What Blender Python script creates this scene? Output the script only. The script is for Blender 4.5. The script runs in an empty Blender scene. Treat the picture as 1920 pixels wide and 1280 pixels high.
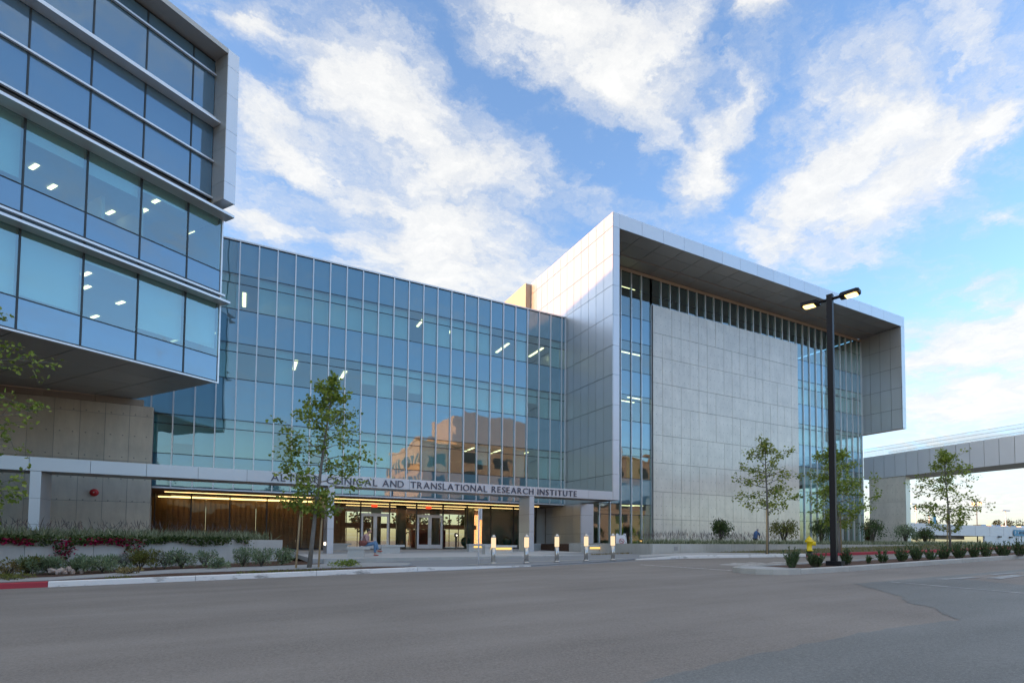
import bpy, math, random
import numpy as np
from mathutils import Matrix, Vector

# ------------------------------------------------------------------ camera
SC = bpy.context.scene
COL = SC.collection
F, CX, CY = 1045.845, 1047.199, 970.166          # photograph pixels (1920 x 1280)
YAW, PITCH, ROLL = (math.radians(v) for v in (29.73494, 2.46970, 0.29965))
EYE = np.array([0.0, 0.0, 1.2])
def _axes():
    fw = np.array([math.sin(YAW)*math.cos(PITCH), math.cos(YAW)*math.cos(PITCH), math.sin(PITCH)])
    r = np.array([math.cos(YAW), -math.sin(YAW), 0.0]); u = np.cross(r, fw)
    return (r*math.cos(ROLL)+u*math.sin(ROLL), -r*math.sin(ROLL)+u*math.cos(ROLL), fw)
CR, CU, CF = _axes()
cam_data = bpy.data.cameras.new('camera')
cam = bpy.data.objects.new('camera', cam_data); COL.objects.link(cam)
m = Matrix.Identity(4)
for i in range(3):
    m[i][0], m[i][1], m[i][2], m[i][3] = CR[i], CU[i], -CF[i], EYE[i]
cam.matrix_world = m
cam_data.sensor_width = 36.0
cam_data.lens = F/1920*36.0
cam_data.shift_x = -(CX-960)/1920
cam_data.shift_y = (CY-640)/1920
cam_data.clip_start = 0.05
cam_data.clip_end = 6000
SC.camera = cam

def ray(x, y): return CF+CR*((x-CX)/F)-CU*((y-CY)/F)
def hit(x, y, n, d):
    n = np.array(n, float); v = ray(x, y)
    return EYE+v*((d-n@EYE)/(n@v))
def onY(x, y, Y): return hit(x, y, (0, 1, 0), Y)

# ------------------------------------------------------------------ sky, sun, exposure
SUN_EL, SUN_AZ = math.radians(7.7), math.radians(15.0)     # sun stands left (-X), a little behind the facades (+Y)
S = np.array([-math.cos(SUN_EL)*math.cos(SUN_AZ), math.cos(SUN_EL)*math.sin(SUN_AZ), math.sin(SUN_EL)])
world = bpy.data.worlds.new('World'); SC.world = world; world.use_nodes = True
wt = world.node_tree; wt.nodes.clear()
def N(tree, t, **kw):
    n = tree.nodes.new(t)
    for k, v in kw.items():
        if k.startswith('i_'):
            key = k[2:]; key = int(key) if key.isdigit() else key.replace('_', ' ')
            n.inputs[key].default_value = v
        else: setattr(n, k, v)
    return n
def LK(tree, a, b): tree.links.new(a, b)
def MATH(tree, op, a, b=None, clamp=False):
    n = tree.nodes.new('ShaderNodeMath'); n.operation = op; n.use_clamp = clamp
    for i, v in enumerate((a, b)):
        if v is None: continue
        if isinstance(v, (int, float)): n.inputs[i].default_value = v
        else: tree.links.new(v, n.inputs[i])
    return n.outputs[0]
sky = N(wt, 'ShaderNodeTexSky', sky_type='NISHITA', sun_disc=False)
sky.sun_elevation = SUN_EL; sky.sun_rotation = math.atan2(S[0], S[1])
sky.air_density = 1.0; sky.dust_density = 1.2; sky.ozone_density = 3.0; sky.altitude = 0
geo = N(wt, 'ShaderNodeTexCoord')
sep = N(wt, 'ShaderNodeSeparateXYZ'); LK(wt, geo.outputs['Generated'], sep.inputs[0])
den = MATH(wt, 'ADD', MATH(wt, 'MAXIMUM', sep.outputs[2], 0.0), 0.12)
comb = N(wt, 'ShaderNodeCombineXYZ')
LK(wt, MATH(wt, 'DIVIDE', sep.outputs[0], den), comb.inputs[0])
LK(wt, MATH(wt, 'DIVIDE', sep.outputs[1], den), comb.inputs[1])
def cloud_uv(x, y):
    d = ray(x, y); d = d/np.linalg.norm(d)
    return d[:2]/(max(d[2], 0)+0.12)
# warped cloud-deck coordinates
wn = N(wt, 'ShaderNodeTexNoise', i_Scale=2.6, i_Detail=9.0, i_Roughness=0.66); LK(wt, comb.outputs[0], wn.inputs['Vector'])
wsub = N(wt, 'ShaderNodeVectorMath', operation='SUBTRACT'); LK(wt, wn.outputs['Color'], wsub.inputs[0]); wsub.inputs[1].default_value = (.5, .5, .5)
wscl = N(wt, 'ShaderNodeVectorMath', operation='SCALE'); LK(wt, wsub.outputs[0], wscl.inputs[0]); wscl.inputs['Scale'].default_value = 0.50
wadd = N(wt, 'ShaderNodeVectorMath', operation='ADD'); LK(wt, comb.outputs[0], wadd.inputs[0]); LK(wt, wscl.outputs[0], wadd.inputs[1])
BANDS = [((585, 70), (830, 330), 95, 1.0), ((720, 230), (960, 430), 100, .9), ((640, 370), (980, 560), 110, .95), ((830, 480), (1010, 590), 70, .8),
         ((430, 210), (610, 320), 62, .9), ((380, -20), (540, 50), 50, .8), ((430, 360), (540, 430), 60, .8),
         ((890, -70), (1130, 150), 110, 1.0), ((1040, 60), (1250, 230), 100, 1.0), ((1330, -40), (1080, 260), 80, .8),
         ((1450, -30), (1400, 120), 45, .85), ((1410, 170), (1250, 400), 62, .95),
         ((1830, 20), (1480, 430), 100, 1.0), ((1920, 90), (1560, 480), 95, 1.0), ((1660, 230), (1440, 500), 80, .9), ((1940, 150), (1800, 300), 55, .9),
         ((1840, 440), (1910, 420), 28, .6), ((1710, 690), (1980, 620), 60, 1.05), ((1700, 780), (1980, 730), 56, 1.05), ((1730, 560), (1860, 530), 20, .5), ((1690, 865), (1980, 845), 50, 1.0), ((1690, 950), (1980, 935), 50, .9)]
acc = None
for a, b, hw, amp in BANDS:
    pa, pb = cloud_uv(*a), cloud_uv(*b); c = (pa+pb)/2; d = pb-pa
    px = np.array([b[0]-a[0], b[1]-a[1]], float); nn = np.array([-px[1], px[0]])/np.linalg.norm(px)
    mid = ((a[0]+b[0])/2, (a[1]+b[1])/2)
    w = np.linalg.norm(cloud_uv(mid[0]+nn[0]*hw, mid[1]+nn[1]*hw)-cloud_uv(*mid))
    lng = np.linalg.norm(d)/2+w*.55; ang = math.atan2(d[1], d[0])
    mp = N(wt, 'ShaderNodeMapping', vector_type='TEXTURE')
    mp.inputs['Location'].default_value = (c[0], c[1], 0); mp.inputs['Rotation'].default_value = (0, 0, ang)
    mp.inputs['Scale'].default_value = (lng*1.35, w*1.55, 1)
    LK(wt, wadd.outputs[0], mp.inputs['Vector'])
    g = N(wt, 'ShaderNodeTexGradient', gradient_type='SPHERICAL'); LK(wt, mp.outputs[0], g.inputs[0])
    v = MATH(wt, 'MULTIPLY', g.outputs['Fac'], amp*1.28)
    acc = v if acc is None else MATH(wt, 'SMOOTH_MAX', acc, v)
    if acc is not v: acc.node.inputs[2].default_value = 0.25
fill_clouds = N(wt, 'ShaderNodeTexNoise', i_Scale=1.15, i_Detail=5.0, i_Roughness=0.55); LK(wt, wadd.outputs[0], fill_clouds.inputs['Vector'])  # thick bright clouds overhead and behind the view, added to raise ambient light
dotf = N(wt, 'ShaderNodeVectorMath', operation='DOT_PRODUCT'); LK(wt, geo.outputs['Generated'], dotf.inputs[0]); dotf.inputs[1].default_value = (math.sin(YAW), math.cos(YAW), 0)
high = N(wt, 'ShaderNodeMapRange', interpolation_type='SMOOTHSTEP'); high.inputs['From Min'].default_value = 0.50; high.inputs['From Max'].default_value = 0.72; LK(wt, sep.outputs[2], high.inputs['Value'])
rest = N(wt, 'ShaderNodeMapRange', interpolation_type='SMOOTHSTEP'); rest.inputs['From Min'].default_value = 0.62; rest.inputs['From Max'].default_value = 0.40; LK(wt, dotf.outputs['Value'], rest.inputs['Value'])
acc = MATH(wt, 'MAXIMUM', acc, MATH(wt, 'MULTIPLY', MATH(wt, 'MULTIPLY', high.outputs[0], rest.outputs[0]), MATH(wt, 'MULTIPLY', MATH(wt, 'SUBTRACT', fill_clouds.outputs['Fac'], .14), 3.2)))
streak = N(wt, 'ShaderNodeTexNoise', i_Scale=1.0, i_Detail=9.0, i_Roughness=0.62)
smap = N(wt, 'ShaderNodeMapping'); smap.inputs['Rotation'].default_value = (0, 0, math.radians(-55)); smap.inputs['Scale'].default_value = (3.0, 8.0, 1)
LK(wt, wadd.outputs[0], smap.inputs[0]); LK(wt, smap.outputs[0], streak.inputs['Vector'])
fine = N(wt, 'ShaderNodeTexNoise', i_Scale=9.0, i_Detail=8.0, i_Roughness=0.65); LK(wt, wadd.outputs[0], fine.inputs['Vector'])
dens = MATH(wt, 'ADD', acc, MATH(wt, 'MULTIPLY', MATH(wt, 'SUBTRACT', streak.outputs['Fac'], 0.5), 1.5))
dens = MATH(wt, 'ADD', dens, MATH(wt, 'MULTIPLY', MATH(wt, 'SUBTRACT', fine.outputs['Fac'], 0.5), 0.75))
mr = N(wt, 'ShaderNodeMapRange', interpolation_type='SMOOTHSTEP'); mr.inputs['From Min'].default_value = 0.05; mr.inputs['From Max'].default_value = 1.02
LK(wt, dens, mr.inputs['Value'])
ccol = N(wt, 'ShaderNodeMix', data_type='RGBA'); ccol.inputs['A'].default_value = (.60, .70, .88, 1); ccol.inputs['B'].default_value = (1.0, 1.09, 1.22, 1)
cm = N(wt, 'ShaderNodeMapRange'); cm.inputs['From Min'].default_value = 0.40; cm.inputs['From Max'].default_value = 1.40; LK(wt, MATH(wt, 'ADD', MATH(wt, 'MULTIPLY', dens, .55), MATH(wt, 'MULTIPLY', fine.outputs['Fac'], .75)), cm.inputs['Value'])
LK(wt, cm.outputs[0], ccol.inputs['Factor'])
skymul = N(wt, 'ShaderNodeMix', data_type='RGBA', blend_type='MULTIPLY'); skymul.inputs['Factor'].default_value = 1.0
LK(wt, sky.outputs[0], skymul.inputs['A']); skymul.inputs['B'].default_value = (.49, .515, .60, 1)
mixc = N(wt, 'ShaderNodeMix', data_type='RGBA')
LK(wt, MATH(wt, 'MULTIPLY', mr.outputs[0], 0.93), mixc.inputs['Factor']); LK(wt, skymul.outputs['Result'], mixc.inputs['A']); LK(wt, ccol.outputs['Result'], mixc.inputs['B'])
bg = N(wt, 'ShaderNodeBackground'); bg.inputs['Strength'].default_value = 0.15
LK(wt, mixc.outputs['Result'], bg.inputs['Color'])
wo = N(wt, 'ShaderNodeOutputWorld'); LK(wt, bg.outputs[0], wo.inputs[0])

sun_d = bpy.data.lights.new('sun', 'SUN'); sun_d.energy = 1.3; sun_d.angle = math.radians(0.9); sun_d.color = (1.0, 0.43, 0.16)
sun = bpy.data.objects.new('sun', sun_d); COL.objects.link(sun)
sun.rotation_euler = Vector((-S[0], -S[1], -S[2])).to_track_quat('-Z', 'Y').to_euler()
sun.location = (-40, 20, 40)
SC.view_settings.view_transform = 'Standard'; SC.view_settings.look = 'None'
SC.view_settings.exposure = 2.84; SC.view_settings.gamma = 1.0
SC.view_settings.use_white_balance = True; SC.view_settings.white_balance_temperature = 7900
SC.render.engine = 'CYCLES'
SC.cycles.use_denoising = True
SC.cycles.max_bounces = 8; SC.cycles.diffuse_bounces = 3; SC.cycles.glossy_bounces = 4
SC.cycles.transparent_max_bounces = 16; SC.cycles.sample_clamp_indirect = 6.0
SC.cycles.caustics_reflective = False; SC.cycles.caustics_refractive = False

# ------------------------------------------------------------------ materials
MATS = {}
def newmat(name):
    m = bpy.data.materials.new(name); m.use_nodes = True; t = m.node_tree; t.nodes.clear()
    o = t.nodes.new('ShaderNodeOutputMaterial'); MATS[name] = m
    return m, t, o
def ramp2(t, fac, c0, c1, p0=0.0, p1=1.0):
    r = t.nodes.new('ShaderNodeValToRGB')
    r.color_ramp.elements[0].position = p0; r.color_ramp.elements[1].position = p1
    r.color_ramp.elements[0].color = (*c0, 1); r.color_ramp.elements[1].color = (*c1, 1)
    t.links.new(fac, r.inputs[0]); return r.outputs[0]
def surf(name, col, rough=.6, metal=0.0, var=.12, scale=3.0, fscale=60.0, bump=0.0, bscale=40.0, rnd=0.0, spec=.5, emit=None, estr=0.0, stretch=(1, 1, 1), col2=None, detail=6.0, coat=0.0):
    """Principled with two-scale noise tint, per-object random tone and optional bump."""
    m, t, o = newmat(name)
    p = N(t, 'ShaderNodeBsdfPrincipled'); LK(t, p.outputs[0], o.inputs[0])
    p.inputs['Roughness'].default_value = rough; p.inputs['Metallic'].default_value = metal
    p.inputs['Specular IOR Level'].default_value = spec; p.inputs['Coat Weight'].default_value = coat
    tc = N(t, 'ShaderNodeTexCoord'); mp = N(t, 'ShaderNodeMapping'); mp.inputs['Scale'].default_value = stretch
    LK(t, tc.outputs['Object'], mp.inputs[0])
    n1 = N(t, 'ShaderNodeTexNoise', i_Scale=scale, i_Detail=detail, i_Roughness=.6); LK(t, mp.outputs[0], n1.inputs['Vector'])
    n2 = N(t, 'ShaderNodeTexNoise', i_Scale=fscale, i_Detail=3.0); LK(t, mp.outputs[0], n2.inputs['Vector'])
    mix = MATH(t, 'ADD', MATH(t, 'MULTIPLY', n1.outputs['Fac'], .65), MATH(t, 'MULTIPLY', n2.outputs['Fac'], .35))
    if rnd:
        oi = N(t, 'ShaderNodeObjectInfo')
        mix = MATH(t, 'ADD', mix, MATH(t, 'MULTIPLY', MATH(t, 'SUBTRACT', oi.outputs['Random'], .5), rnd))
    c = np.array(col); c2 = np.array(col2) if col2 is not None else None
    lo = c*(1-var) if c2 is None else c; hi = c*(1+var) if c2 is None else c2
    LK(t, ramp2(t, mix, tuple(np.clip(lo, 0, 1)), tuple(np.clip(hi, 0, 1)), .25, .75), p.inputs['Base Color'])
    if bump:
        b = N(t, 'ShaderNodeBump'); b.inputs['Strength'].default_value = bump; b.inputs['Distance'].default_value = .02
        n3 = N(t, 'ShaderNodeTexNoise', i_Scale=bscale, i_Detail=4.0); LK(t, mp.outputs[0], n3.inputs['Vector'])
        LK(t, n3.outputs['Fac'], b.inputs['Height']); LK(t, b.outputs[0], p.inputs['Normal'])
    if emit is not None:
        p.inputs['Emission Color'].default_value = (*emit, 1); p.inputs['Emission Strength'].default_value = estr
    return m
def emis(name, col, s):
    m, t, o = newmat(name); e = N(t, 'ShaderNodeEmission'); e.inputs[0].default_value = (*col, 1); e.inputs[1].default_value = s
    LK(t, e.outputs[0], o.inputs[0]); return m
def glass(name, tint, refl, ior, wav=.005, opaque=None, wscale=.9):
    """Coated facade glass: mirror part by Fresnel on the outer face, the rest passes through tinted (or shows an opaque back pan)."""
    m, t, o = newmat(name)
    gl = N(t, 'ShaderNodeBsdfGlossy'); gl.inputs['Color'].default_value = (*refl, 1); gl.inputs['Roughness'].default_value = .015
    if opaque is None: tr = N(t, 'ShaderNodeBsdfTransparent')
    else: tr = N(t, 'ShaderNodeBsdfDiffuse')
    tr.inputs['Color'].default_value = (*(tint if opaque is None else opaque), 1)
    fr = N(t, 'ShaderNodeFresnel'); fr.inputs['IOR'].default_value = ior
    ge = N(t, 'ShaderNodeNewGeometry')
    fac = MATH(t, 'MULTIPLY', fr.outputs[0], MATH(t, 'SUBTRACT', 1.0, ge.outputs['Backfacing']))
    tc = N(t, 'ShaderNodeTexCoord'); n = N(t, 'ShaderNodeTexNoise', i_Scale=wscale, i_Detail=1.0); LK(t, tc.outputs['Object'], n.inputs['Vector'])
    b = N(t, 'ShaderNodeBump'); b.inputs['Strength'].default_value = 1.0; b.inputs['Distance'].default_value = wav
    LK(t, n.outputs['Fac'], b.inputs['Height'])
    oi = N(t, 'ShaderNodeObjectInfo'); wn_ = N(t, 'ShaderNodeTexWhiteNoise', noise_dimensions='1D'); LK(t, MATH(t, 'MULTIPLY', oi.outputs['Random'], 91.7), wn_.inputs['W'])
    sb = N(t, 'ShaderNodeVectorMath', operation='SUBTRACT'); LK(t, wn_.outputs['Color'], sb.inputs[0]); sb.inputs[1].default_value = (.5, .5, .5)
    sc_ = N(t, 'ShaderNodeVectorMath', operation='SCALE'); LK(t, sb.outputs[0], sc_.inputs[0]); sc_.inputs['Scale'].default_value = .010
    ad = N(t, 'ShaderNodeVectorMath', operation='ADD'); LK(t, b.outputs[0], ad.inputs[0]); LK(t, sc_.outputs[0], ad.inputs[1])
    LK(t, ad.outputs[0], gl.inputs['Normal'])
    mx = N(t, 'ShaderNodeMixShader'); LK(t, fac, mx.inputs[0]); LK(t, tr.outputs[0], mx.inputs[1]); LK(t, gl.outputs[0], mx.inputs[2])
    LK(t, mx.outputs[0], o.inputs[0]); return m
def concrete(name, col, ties=None, var=.22, rnd=.5, coat=0.0):
    m, t, o = newmat(name)
    p = N(t, 'ShaderNodeBsdfPrincipled'); LK(t, p.outputs[0], o.inputs[0]); p.inputs['Roughness'].default_value = .78; p.inputs['Specular IOR Level'].default_value = .35
    p.inputs['Coat Weight'].default_value = coat; p.inputs['Coat Roughness'].default_value = .16; p.inputs['Coat IOR'].default_value = 1.9
    tc = N(t, 'ShaderNodeTexCoord')
    n1 = N(t, 'ShaderNodeTexNoise', i_Scale=.8, i_Detail=8.0, i_Roughness=.62); LK(t, tc.outputs['Object'], n1.inputs['Vector'])
    mp = N(t, 'ShaderNodeMapping'); mp.inputs['Scale'].default_value = (2.2, 2.2, .35); LK(t, tc.outputs['Object'], mp.inputs[0])
    n2 = N(t, 'ShaderNodeTexNoise', i_Scale=2.0, i_Detail=6.0, i_Roughness=.7); LK(t, mp.outputs[0], n2.inputs['Vector'])
    n3 = N(t, 'ShaderNodeTexNoise', i_Scale=45.0, i_Detail=3.0); LK(t, tc.outputs['Object'], n3.inputs['Vector'])
    oi = N(t, 'ShaderNodeObjectInfo')
    f = MATH(t, 'ADD', MATH(t, 'MULTIPLY', n1.outputs['Fac'], .5), MATH(t, 'MULTIPLY', n2.outputs['Fac'], .35))
    f = MATH(t, 'ADD', f, MATH(t, 'MULTIPLY', n3.outputs['Fac'], .15))
    f = MATH(t, 'ADD', f, MATH(t, 'MULTIPLY', MATH(t, 'SUBTRACT', oi.outputs['Random'], .5), .22*rnd))
    c = np.array(col)
    out = ramp2(t, f, tuple(c*(1-var)), tuple(np.clip(c*(1+var), 0, 1)), .3, .72)
    if ties:
        sp = N(t, 'ShaderNodeSeparateXYZ'); LK(t, tc.outputs['Object'], sp.inputs[0])
        dx = MATH(t, 'MULTIPLY', MATH(t, 'SUBTRACT', MATH(t, 'FRACT', MATH(t, 'ADD', MATH(t, 'DIVIDE', sp.outputs[0], ties[0]), .25)), .5), ties[0])
        dz = MATH(t, 'MULTIPLY', MATH(t, 'SUBTRACT', MATH(t, 'FRACT', MATH(t, 'DIVIDE', sp.outputs[2], ties[1])), .5), ties[1])
        rr = MATH(t, 'SQRT', MATH(t, 'ADD', MATH(t, 'MULTIPLY', dx, dx), MATH(t, 'MULTIPLY', dz, dz)))
        hole = MATH(t, 'LESS_THAN', rr, .035)
        mx = N(t, 'ShaderNodeMix', data_type='RGBA'); LK(t, MATH(t, 'MULTIPLY', hole, .55), mx.inputs['Factor']); LK(t, out, mx.inputs['A']); mx.inputs['B'].default_value = (.1, .1, .1, 1)
        out = mx.outputs['Result']
    LK(t, out, p.inputs['Base Color'])
    b = N(t, 'ShaderNodeBump'); b.inputs['Strength'].default_value = .18; b.inputs['Distance'].default_value = .01
    LK(t, n3.outputs['Fac'], b.inputs['Height']); LK(t, b.outputs[0], p.inputs['Normal'])
    return m
def asphalt(name, lo, hi, lines=True):
    m, t, o = newmat(name)
    p = N(t, 'ShaderNodeBsdfPrincipled'); LK(t, p.outputs[0], o.inputs[0]); p.inputs['Roughness'].default_value = .82; p.inputs['Specular IOR Level'].default_value = .3
    tc = N(t, 'ShaderNodeTexCoord')
    mp = N(t, 'ShaderNodeMapping'); mp.inputs['Scale'].default_value = (.10, .55, 1); mp.inputs['Rotation'].default_value = (0, 0, .08); LK(t, tc.outputs['Object'], mp.inputs[0])
    n1 = N(t, 'ShaderNodeTexNoise', i_Scale=1.6, i_Detail=6.0, i_Roughness=.6); LK(t, mp.outputs[0], n1.inputs['Vector'])
    n2 = N(t, 'ShaderNodeTexNoise', i_Scale=38.0, i_Detail=6.0, i_Roughness=.85); LK(t, tc.outputs['Object'], n2.inputs['Vector'])
    n3 = N(t, 'ShaderNodeTexNoise', i_Scale=.35, i_Detail=5.0); LK(t, tc.outputs['Object'], n3.inputs['Vector'])
    vo = N(t, 'ShaderNodeTexVoronoi', i_Scale=140.0); LK(t, tc.outputs['Object'], vo.inputs['Vector'])
    gr = N(t, 'ShaderNodeMapRange'); gr.inputs['From Min'].default_value = .36; gr.inputs['From Max'].default_value = .64; LK(t, n2.outputs['Fac'], gr.inputs['Value'])
    g1 = N(t, 'ShaderNodeMapRange'); g1.inputs['From Min'].default_value = .33; g1.inputs['From Max'].default_value = .67; LK(t, n1.outputs['Fac'], g1.inputs['Value'])
    g3 = N(t, 'ShaderNodeMapRange'); g3.inputs['From Min'].default_value = .33; g3.inputs['From Max'].default_value = .67; LK(t, n3.outputs['Fac'], g3.inputs['Value'])
    f = MATH(t, 'ADD', MATH(t, 'MULTIPLY', gr.outputs[0], .55), MATH(t, 'ADD', MATH(t, 'MULTIPLY', g1.outputs[0], .25), MATH(t, 'MULTIPLY', g3.outputs[0], .20)))
    c = ramp2(t, f, tuple(np.array(lo)*.78), tuple(np.array(hi)*1.12), .05, .95)
    wc = N(t, 'ShaderNodeTexNoise', i_Scale=1.3, i_Detail=4.0); LK(t, tc.outputs['Object'], wc.inputs['Vector'])
    wv = N(t, 'ShaderNodeVectorMath', operation='ADD'); LK(t, tc.outputs['Object'], wv.inputs[0]); LK(t, wc.outputs['Color'], wv.inputs[1])
    cr = N(t, 'ShaderNodeTexVoronoi', feature='DISTANCE_TO_EDGE', i_Scale=.16); LK(t, wv.outputs[0], cr.inputs['Vector'])
    crk = MATH(t, 'MULTIPLY', MATH(t, 'LESS_THAN', cr.outputs['Distance'], .0022), MATH(t, 'GREATER_THAN', n3.outputs['Fac'], .50))
    mk = N(t, 'ShaderNodeMix', data_type='RGBA'); LK(t, MATH(t, 'MULTIPLY', crk, .06), mk.inputs['Factor']); LK(t, c, mk.inputs['A']); mk.inputs['B'].default_value = (.05, .05, .05, 1)
    c = mk.outputs['Result']
    sepc = N(t, 'ShaderNodeSeparateColor'); LK(t, vo.outputs['Color'], sepc.inputs[0])
    mx = N(t, 'ShaderNodeMix', data_type='RGBA'); LK(t, MATH(t, 'MULTIPLY', MATH(t, 'GREATER_THAN', sepc.outputs[0], .93), .45), mx.inputs['Factor'])
    LK(t, c, mx.inputs['A']); mx.inputs['B'].default_value = (.33, .32, .31, 1)
    LK(t, mx.outputs['Result'], p.inputs['Base Color'])
    b = N(t, 'ShaderNodeBump'); b.inputs['Strength'].default_value = .5; b.inputs['Distance'].default_value = .006
    LK(t, n2.outputs['Fac'], b.inputs['Height']); LK(t, b.outputs[0], p.inputs['Normal'])
    return m
def worn_paint(name, paint, under, amount=.5, scale=2.2, rough=.6):
    m, t, o = newmat(name)
    p = N(t, 'ShaderNodeBsdfPrincipled'); LK(t, p.outputs[0], o.inputs[0]); p.inputs['Roughness'].default_value = rough
    tc = N(t, 'ShaderNodeTexCoord'); mp = N(t, 'ShaderNodeMapping'); mp.inputs['Scale'].default_value = (.6, 2.4, 2.0); LK(t, tc.outputs['Object'], mp.inputs[0])
    n1 = N(t, 'ShaderNodeTexNoise', i_Scale=scale, i_Detail=9.0, i_Roughness=.72); LK(t, mp.outputs[0], n1.inputs['Vector'])
    LK(t, ramp2(t, n1.outputs['Fac'], under, paint, amount-.06, amount+.06), p.inputs['Base Color'])
    return m
def leafmat(name, c0, c1, rough=.5, trans=.35):
    m, t, o = newmat(name)
    oi = N(t, 'ShaderNodeNewGeometry')
    tc = N(t, 'ShaderNodeTexCoord'); n = N(t, 'ShaderNodeTexNoise', i_Scale=2.2, i_Detail=2.0); LK(t, tc.outputs['Object'], n.inputs['Vector'])
    f = MATH(t, 'ADD', MATH(t, 'MULTIPLY', oi.outputs['Random Per Island'], .65), MATH(t, 'MULTIPLY', n.outputs['Fac'], .4))
    c = ramp2(t, f, c0, c1, .15, .95)
    p = N(t, 'ShaderNodeBsdfPrincipled'); p.inputs['Roughness'].default_value = rough; LK(t, c, p.inputs['Base Color']); p.inputs['Specular IOR Level'].default_value = .3
    tl = N(t, 'ShaderNodeBsdfTranslucent'); LK(t, c, tl.inputs[0])
    mx = N(t, 'ShaderNodeMixShader'); mx.inputs[0].default_value = trans; LK(t, p.outputs[0], mx.inputs[1]); LK(t, tl.outputs[0], mx.inputs[2]); LK(t, mx.outputs[0], o.inputs[0])
    return m

asphalt('asphalt_brown', (.172, .154, .142), (.286, .262, .245))
asphalt('asphalt_blue', (.135, .144, .146), (.225, .236, .238))
concrete('sidewalk', (.40, .41, .42), var=.16, rnd=.0)
concrete('plaza', (.46, .475, .49), var=.10, rnd=.25)
concrete('apron', (.24, .26, .285), var=.14, rnd=.2)
concrete('kerb', (.44, .45, .44), var=.18, rnd=.3)
concrete('wall_concrete', (.74, .69, .61), ties=(.527, .78), var=.20, rnd=.25, coat=.8)
concrete('wall_concrete_left', (.68, .62, .52), ties=(.527, 1.2), var=.2, rnd=.6)
concrete('planter_concrete', (.47, .47, .45), var=.2, rnd=.5)
concrete('bench_concrete', (.50, .51, .50), var=.15)
worn_paint('kerb_white', (.76, .77, .78), (.24, .24, .24), .41)
worn_paint('kerb_red', (.40, .035, .055), (.30, .06, .07), .38)
worn_paint('road_line', (.60, .61, .61), (.22, .21, .20), .47, 3.0)
worn_paint('faded_line', (.36, .37, .38), (.21, .22, .225), .52, 2.0)
surf('mulch', (.085, .042, .026), .95, var=.5, scale=14, fscale=90, bump=.8, bscale=60)
surf('soil_grass', (.10, .085, .045), .95, var=.5, scale=6, fscale=80, bump=.6)
surf('far_ground', (.16, .15, .12), .95, var=.3, scale=.05, fscale=2)
surf('metal_panel', (.62, .62, .62), .36, metal=.70, var=.035, scale=.6, fscale=25, rnd=.5)
surf('bridge_metal', (.74, .78, .82), .45, metal=.35, var=.04, scale=.6, fscale=25, rnd=.4)
surf('metal_fascia', (.62, .65, .69), .42, metal=.7, var=.03, scale=.6, fscale=25, rnd=.4)
surf('peach_panel', (.52, .42, .34), .5, metal=.1, var=.04, rnd=.3)
surf('soffit_panel', (.46, .455, .44), .42, metal=.3, var=.06, scale=.8, fscale=20, rnd=.35)
surf('soffit_dark', (.2, .2, .2), .45, metal=.3, var=.05, scale=.8, fscale=20, rnd=.3)
surf('mullion', (.74, .77, .80), .38, metal=.45, var=.03)
surf('transom', (.035, .045, .05), .4, metal=.3, var=.1)
surf('dark_metal', (.045, .047, .05), .45, metal=.4, var=.1)
surf('wood_soffit', (.17, .085, .045), .5, var=.25, scale=2, stretch=(.3, 6, 6))
surf('wood_wall', (.22, .125, .055), .5, var=.35, scale=3, stretch=(.6, .6, 8), emit=(1.0, .55, .12), estr=0.0)
surf('interior_white', (.62, .62, .60), .8, var=.05)
surf('interior_floor', (.28, .27, .25), .35, var=.1)
surf('interior_wall', (.38, .36, .33), .8, var=.08)
surf('yellow_wall', (.72, .44, .02), .6, var=.06)
surf('orange_wall', (.62, .16, .05), .6, var=.06)
surf('art_dark', (.06, .055, .05), .6, var=.6, scale=1.2, col2=(.40, .05, .06))
surf('blind', (.60, .68, .73), .9, var=.03, scale=1)
surf('roof_grey', (.3, .3, .3), .9)
surf('column_green', (.20, .24, .23), .3, var=.05)
surf('steel', (.55, .54, .52), .3, metal=.95, var=.05)
surf('steel_dark', (.20, .18, .165), .35, metal=.7, var=.05)
surf('pole_black', (.010, .010, .013), .5, metal=.0, spec=.25, var=.12, scale=4)
surf('white_plastic', (.70, .72, .76), .45, var=.03)
surf('hydrant_yellow', (.82, .60, .012), .38, var=.06, scale=6, coat=.3)
surf('black_iron', (.03, .03, .03), .5, var=.2)
surf('red_paint', (.55, .03, .03), .4, var=.06)
surf('sign_red', (.5, .05, .05), .5, var=.03)
surf('bark', (.20, .185, .165), .9, var=.4, scale=7, bump=.5, stretch=(1, 1, .4))
surf('bark_dark', (.09, .075, .06), .9, var=.3, scale=9, bump=.5)
surf('stake_wood', (.46, .33, .19), .8, var=.25, scale=5, stretch=(1, 1, .2))
surf('rubber_tie', (.04, .04, .04), .7)
surf('skin', (.52, .30, .22), .5, var=.05); surf('hair', (.018, .014, .012), .5, var=.2)
surf('shirt_pink', (.42, .26, .26), .85, var=.35, scale=30); surf('jeans', (.10, .21, .36), .85, var=.2, scale=20)
surf('shirt_white', (.6, .58, .58), .8, var=.08)
surf('bag', (.20, .06, .05), .6, var=.2); surf('shoe', (.40, .10, .08), .5); surf('shirt_blue', (.05, .13, .28), .85, var=.15)
surf('letter', (.085, .085, .125), .45, metal=.2, var=.05)
surf('deck_white', (.70, .73, .76), .7, var=.04); surf('sign_blue', (.01, .22, .40), .5, var=.03); surf('deck_dark', (.16, .16, .17), .8)
surf('wall_grey', (.33, .33, .34), .85); surf('wall_tan', (.48, .40, .32), .8, var=.08, scale=.4); surf('wall_brown', (.20, .16, .135), .85, var=.1)
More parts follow.
